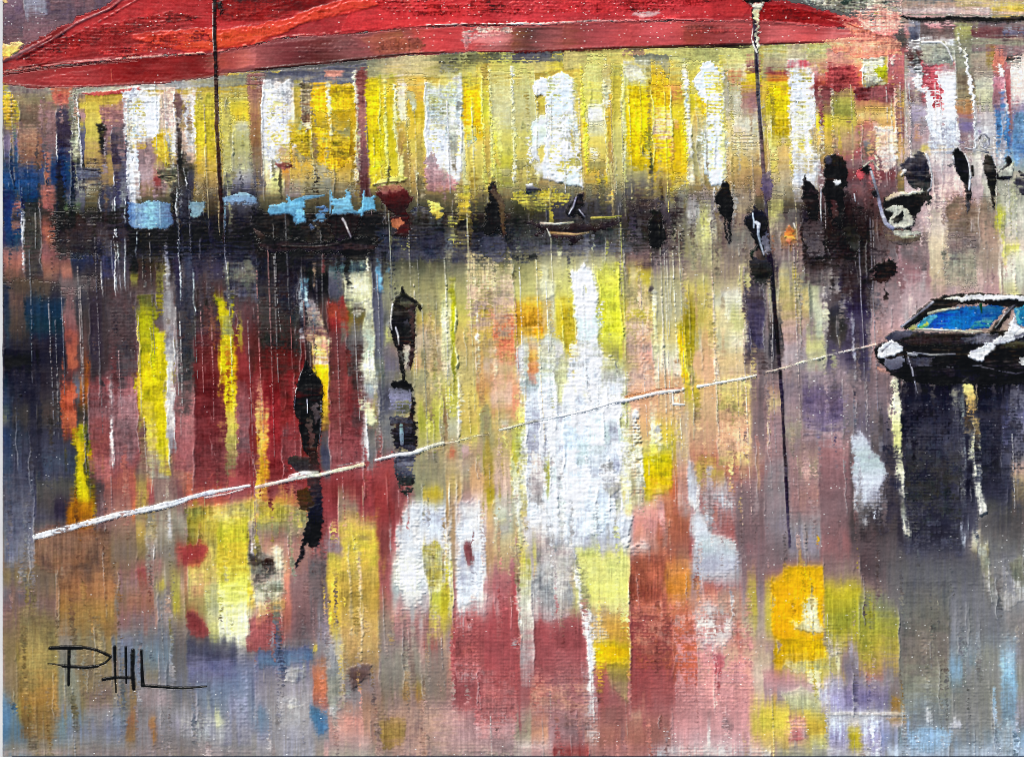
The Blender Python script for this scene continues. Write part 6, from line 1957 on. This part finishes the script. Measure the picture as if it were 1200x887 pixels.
def oil_material(name, rough, coat):
    m = bpy.data.materials.new(name); m.use_nodes = True
    nt = m.node_tree; b = nt.nodes['Principled BSDF']
    at = nt.nodes.new('ShaderNodeAttribute'); at.attribute_name = 'pigment'
    tc = nt.nodes.new('ShaderNodeTexCoord')
    n1 = nt.nodes.new('ShaderNodeTexNoise'); n1.inputs['Scale'].default_value = 900; n1.inputs['Detail'].default_value = 3
    n2 = nt.nodes.new('ShaderNodeTexNoise'); n2.inputs['Scale'].default_value = 60; n2.inputs['Detail'].default_value = 4
    nt.links.new(tc.outputs['Object'], n1.inputs['Vector']); nt.links.new(tc.outputs['Object'], n2.inputs['Vector'])
    mr = nt.nodes.new('ShaderNodeMapRange'); mr.inputs['From Min'].default_value = 0.3; mr.inputs['From Max'].default_value = 0.7
    mr.inputs['To Min'].default_value = rough - 0.1; mr.inputs['To Max'].default_value = rough + 0.14
    nt.links.new(n2.outputs['Fac'], mr.inputs['Value']); nt.links.new(mr.outputs['Result'], b.inputs['Roughness'])
    bp = nt.nodes.new('ShaderNodeBump'); bp.inputs['Strength'].default_value = 0.35; bp.inputs['Distance'].default_value = 0.0004
    nt.links.new(n1.outputs['Fac'], bp.inputs['Height']); nt.links.new(bp.outputs['Normal'], b.inputs['Normal'])
    nt.links.new(at.outputs['Color'], b.inputs['Base Color'])
    b.inputs['Specular IOR Level'].default_value = 0.2
    b.inputs['Coat Weight'].default_value = coat; b.inputs['Coat Roughness'].default_value = 0.22
    return m
OIL = oil_material('oil_paint', 0.36, 0.0)
OIL_WET = oil_material('oil_paint_glossy', 0.30, 0.0)

def patch(node, mask, parent=None, origin=None, skirt=True):
    ys, xs = np.nonzero(mask)
    W1 = W + 1
    c = np.stack([ (ys + 1) * W1 + xs, (ys + 1) * W1 + xs + 1, ys * W1 + xs + 1, ys * W1 + xs ], 1)   # ccw seen from +z
    uniq, inv = np.unique(c, return_inverse=True); quads = inv.reshape(-1, 4)
    vy, vx = np.divmod(uniq, W1)
    V = np.stack([(vx + X0 - 600) * U, (443.5 - (vy + Y0)) * U, ZCORN[vy, vx] * U], 1)
    fcol = LIN[ys, xs]
    if skirt:
        M = np.pad(mask, 1); look = np.full(W1 * (H + 1), -1, np.int64); look[uniq] = np.arange(len(uniq))
        qs, fc = [], []
        for dy, dx, e in ((0, 1, (1, 2)), (0, -1, (3, 0)), (-1, 0, (2, 3)), (1, 0, (0, 1))):
            out = ~M[ys + 1 + dy, xs + 1 + dx]
            a, b = quads[out, e[0]], quads[out, e[1]]
            qs.append(np.stack([b, a, a + len(V), b + len(V)], 1)); fc.append(fcol[out])
        low = V.copy(); low[:, 2] = -0.0004
        V = np.concatenate([V, low]); quads = np.concatenate([quads] + qs); fcol = np.concatenate([fcol] + fc)
        used, inv2 = np.unique(quads, return_inverse=True); V = V[used]; quads = inv2.reshape(-1, 4)
    ox, oy, oz = origin
    V = V - np.array([ox, oy, oz])
    me = bpy.data.meshes.new(node.name)
    n = len(quads)
    me.vertices.add(len(V)); me.vertices.foreach_set('co', V.astype(np.float32).ravel())
    me.loops.add(4 * n); me.loops.foreach_set('vertex_index', quads.astype(np.int32).ravel())
    me.polygons.add(n); me.polygons.foreach_set('loop_start', np.arange(0, 4 * n, 4, dtype=np.int32))
    me.update(calc_edges=True)
    at = me.attributes.new('pigment', 'FLOAT_COLOR', 'FACE')
    at.data.foreach_set('color', np.concatenate([fcol, np.ones((n, 1), np.float32)], 1).astype(np.float32).ravel())
    me.materials.append(OIL_WET if node.k.get('gloss') else OIL)
    ob = bpy.data.objects.new(node.name, me); coll.objects.link(ob)
    return ob

def clean(mask, k=3):
    """drop specks: keep places whose neighbourhood is well covered (they go to what lies below)"""
    return mask & (blur(mask.astype(np.float32), 2) > 0.16)

def allids(n): return [n.id] + [i for q in n.kids for i in allids(q)]
ROOTS = [n for n in NODES[1:] if n.parent is None]
# specks of a thing cut off by later strokes belong to the street around them
FALL = {}
for rt in ROOTS:
    if rt.k['kind'] == 'structure' or 'building' in rt.name or rt.name == 'awning': continue
    m = np.isin(OWN, allids(rt)); keep = clean(m); OWN[m & ~keep] = -1
holes = OWN <= 0
if holes.any():
    hy, hx = np.nonzero(holes)
    OWN[hy, hx] = np.where(hy + Y0 > 245, pave.id, np.where(hx + X0 > 1062, rw.id, np.where(hx + X0 < 100, lw.id, cw.id)))
def components(mask):
    ys, xs = np.nonzero(mask)
    if len(ys) == 0: return []
    y0, x0 = ys.min(), xs.min(); m = mask[y0:ys.max() + 1, x0:xs.max() + 1]
    todo = set(zip((ys - y0).tolist(), (xs - x0).tolist())); out = []
    while todo:
        st = [todo.pop()]; comp = [st[0]]
        while st:
            a, b = st.pop()
            for q in ((a + 1, b), (a - 1, b), (a, b + 1), (a, b - 1)):
                if q in todo: todo.remove(q); st.append(q); comp.append(q)
        c = np.array(comp); out.append((c[:, 0] + y0, c[:, 1] + x0))
    return sorted(out, key=lambda c: -len(c[0]))
for nd in list(NODES[1:]):
    if nd.name in ('window', 'pillar'):
        for k, (cy, cx) in enumerate(components(OWN == nd.id)):
            if len(cy) < 260: OWN[cy, cx] = nd.parent.id
            elif k: OWN[cy, cx] = part(nd.parent, nd.name).id
def build():
    cnt = np.bincount(OWN.ravel(), minlength=len(NODES))
    for rt in ROOTS:
        ids = [i for i in allids(rt) if cnt[i] >= 12]
        if not ids: print('empty', rt.name, rt.k['label']); continue
        m = np.isin(OWN, ids); ys, xs = np.nonzero(m)
        base = world((xs.min() + xs.max() + 1) / 2 + X0, ys.max() + 1 + Y0, 0)
        if not rt.kids:
            ob = patch(rt, m, None, base, True); root = ob
        else:
            root = bpy.data.objects.new(rt.name, None); coll.objects.link(root); root.empty_display_size = 0.01
            def rec(nd, par, parpos):
                mm = (OWN == nd.id)
                if cnt[nd.id] < 12:
                    return
                yy_, xx_ = np.nonzero(mm)
                pos = world((xx_.min() + xx_.max() + 1) / 2 + X0, yy_.max() + 1 + Y0, 0)
                ob = patch(nd, mm, None, pos, True); ob.parent = par
                ob.location = tuple(pos[i] - parpos[i] for i in range(3))
                if nd.k['label']: ob['label'] = nd.k['label']
                for q in nd.kids: rec(q, ob, pos)
            for q in rt.kids: rec(q, root, base)
        root.location = base
        root['label'] = rt.k['label']; root['category'] = rt.k['category']
        if rt.k['group']: root['group'] = rt.k['group']
        if rt.k['kind']: root['kind'] = rt.k['kind']
# small owners (fewer than 12 cells) fall back to their parent wall or to the street
cnt = np.bincount(OWN.ravel(), minlength=len(NODES))
for nd in NODES[1:]:
    if 0 < cnt[nd.id] < 60 and nd.parent is not None:
        tgt = nd.parent if nd.parent.parent is not None else next(q for q in nd.parent.kids if cnt[q.id] >= 60)
        OWN[OWN == nd.id] = tgt.id
build()

# ---------------------------------------------------------------- the stretched canvas under the paint
def simple_mat(name, c1, c2, scale, rough, bump=0.2, dist=0.001):
    m = bpy.data.materials.new(name); m.use_nodes = True; nt = m.node_tree; b = nt.nodes['Principled BSDF']
    tc = nt.nodes.new('ShaderNodeTexCoord'); n = nt.nodes.new('ShaderNodeTexNoise'); n.inputs['Scale'].default_value = scale; n.inputs['Detail'].default_value = 6
    nt.links.new(tc.outputs['Object'], n.inputs['Vector'])
    r = nt.nodes.new('ShaderNodeValToRGB'); r.color_ramp.elements[0].position = 0.35; r.color_ramp.elements[1].position = 0.68
    r.color_ramp.elements[0].color = (*c1, 1); r.color_ramp.elements[1].color = (*c2, 1)
    nt.links.new(n.outputs['Fac'], r.inputs['Fac']); nt.links.new(r.outputs['Color'], b.inputs['Base Color'])
    bp = nt.nodes.new('ShaderNodeBump'); bp.inputs['Strength'].default_value = bump; bp.inputs['Distance'].default_value = dist
    nt.links.new(n.outputs['Fac'], bp.inputs['Height']); nt.links.new(bp.outputs['Normal'], b.inputs['Normal'])
    b.inputs['Roughness'].default_value = rough
    return m
import bmesh
DEP = 20.0
bm = bmesh.new()
a = world(X0 + 0.2, Y1 - 0.2, -0.5); bq = world(X1 - 0.2, Y0 + 0.2, -DEP)
vs = [bm.verts.new((x, y, z)) for z in (bq[2], a[2]) for (x, y) in ((a[0], a[1]), (bq[0], a[1]), (bq[0], bq[1]), (a[0], bq[1]))]
for f in ((0, 3, 2, 1), (4, 5, 6, 7), (0, 1, 5, 4), (1, 2, 6, 5), (2, 3, 7, 6), (3, 0, 4, 7)): bm.faces.new([vs[i] for i in f])
bmesh.ops.bevel(bm, geom=[e for e in bm.edges], offset=0.0015, segments=3, affect='EDGES')
me = bpy.data.meshes.new('canvas'); bm.to_mesh(me); bm.free()
me.materials.append(simple_mat('primed_canvas', (0.20, 0.17, 0.18), (0.42, 0.38, 0.36), 60, 0.8, 0.3, 0.0006))
cv = bpy.data.objects.new('canvas', me); coll.objects.link(cv)
cv['label'] = 'stretched canvas with paint smeared sides that carries the whole painted scene'; cv['category'] = 'canvas'
# ---------------------------------------------------------------- ground the canvas lies on
bm = bmesh.new(); s = 60.0
vs = [bm.verts.new(p) for p in ((-s, -s, 0), (s, -s, 0), (s, s, 0), (-s, s, 0))]; bm.faces.new(vs)
me = bpy.data.meshes.new('ground'); bm.to_mesh(me); bm.free()
me.materials.append(simple_mat('pale_stone', (0.58, 0.59, 0.60), (0.70, 0.70, 0.69), 9, 0.7, 0.3, 0.002))
gr = bpy.data.objects.new('ground', me); coll.objects.link(gr); gr.location.z = -DEP * U
gr['kind'] = 'structure'; gr['label'] = 'pale stone ground showing as a bright sliver beside the canvas edge'; gr['category'] = 'ground'

# ---------------------------------------------------------------- daylight
EL, AZX, AZY = SUN_EL, SUN_X, SUN_Y
hv = math.hypot(AZX, AZY); fr = Vector((AZX / hv * math.cos(EL), AZY / hv * math.cos(EL), math.sin(EL)))
sun = bpy.data.lights.new('sun', 'SUN'); sun.energy = SUN_E; sun.angle = math.radians(0.5); sun.color = (1.0, 0.965, 0.92)
so = bpy.data.objects.new('sun', sun); coll.objects.link(so); so.rotation_euler = fr.to_track_quat('Z', 'Y').to_euler(); so.location = fr * 5
wd = bpy.data.worlds.new('World'); sc.world = wd; wd.use_nodes = True; nt = wd.node_tree
sky_n = nt.nodes.new('ShaderNodeTexSky'); sky_n.sky_type = 'NISHITA'; sky_n.sun_disc = False
sky_n.sun_elevation = EL; sky_n.sun_rotation = math.atan2(AZX, AZY)
bg = nt.nodes['Background']; bg.inputs['Strength'].default_value = SKY_S
nt.links.new(sky_n.outputs['Color'], bg.inputs['Color'])
# ---------------------------------------------------------------- camera, looking straight down at the canvas
cam = bpy.data.cameras.new('camera'); co = bpy.data.objects.new('camera', cam); coll.objects.link(co)
D = 1.7
co.location = (0, 0, D + 0.001); cam.sensor_width = 36; cam.sensor_fit = 'HORIZONTAL'
cam.lens = 36 * D / 1.2; cam.clip_start = 0.01; cam.clip_end = 300
sc.camera = co
sc.view_settings.view_transform = 'Standard'; sc.view_settings.look = 'None'; sc.view_settings.exposure = EXPO; sc.view_settings.gamma = 1
sc.view_settings.use_curve_mapping = False
sc.cycles.filter_width = 0.9
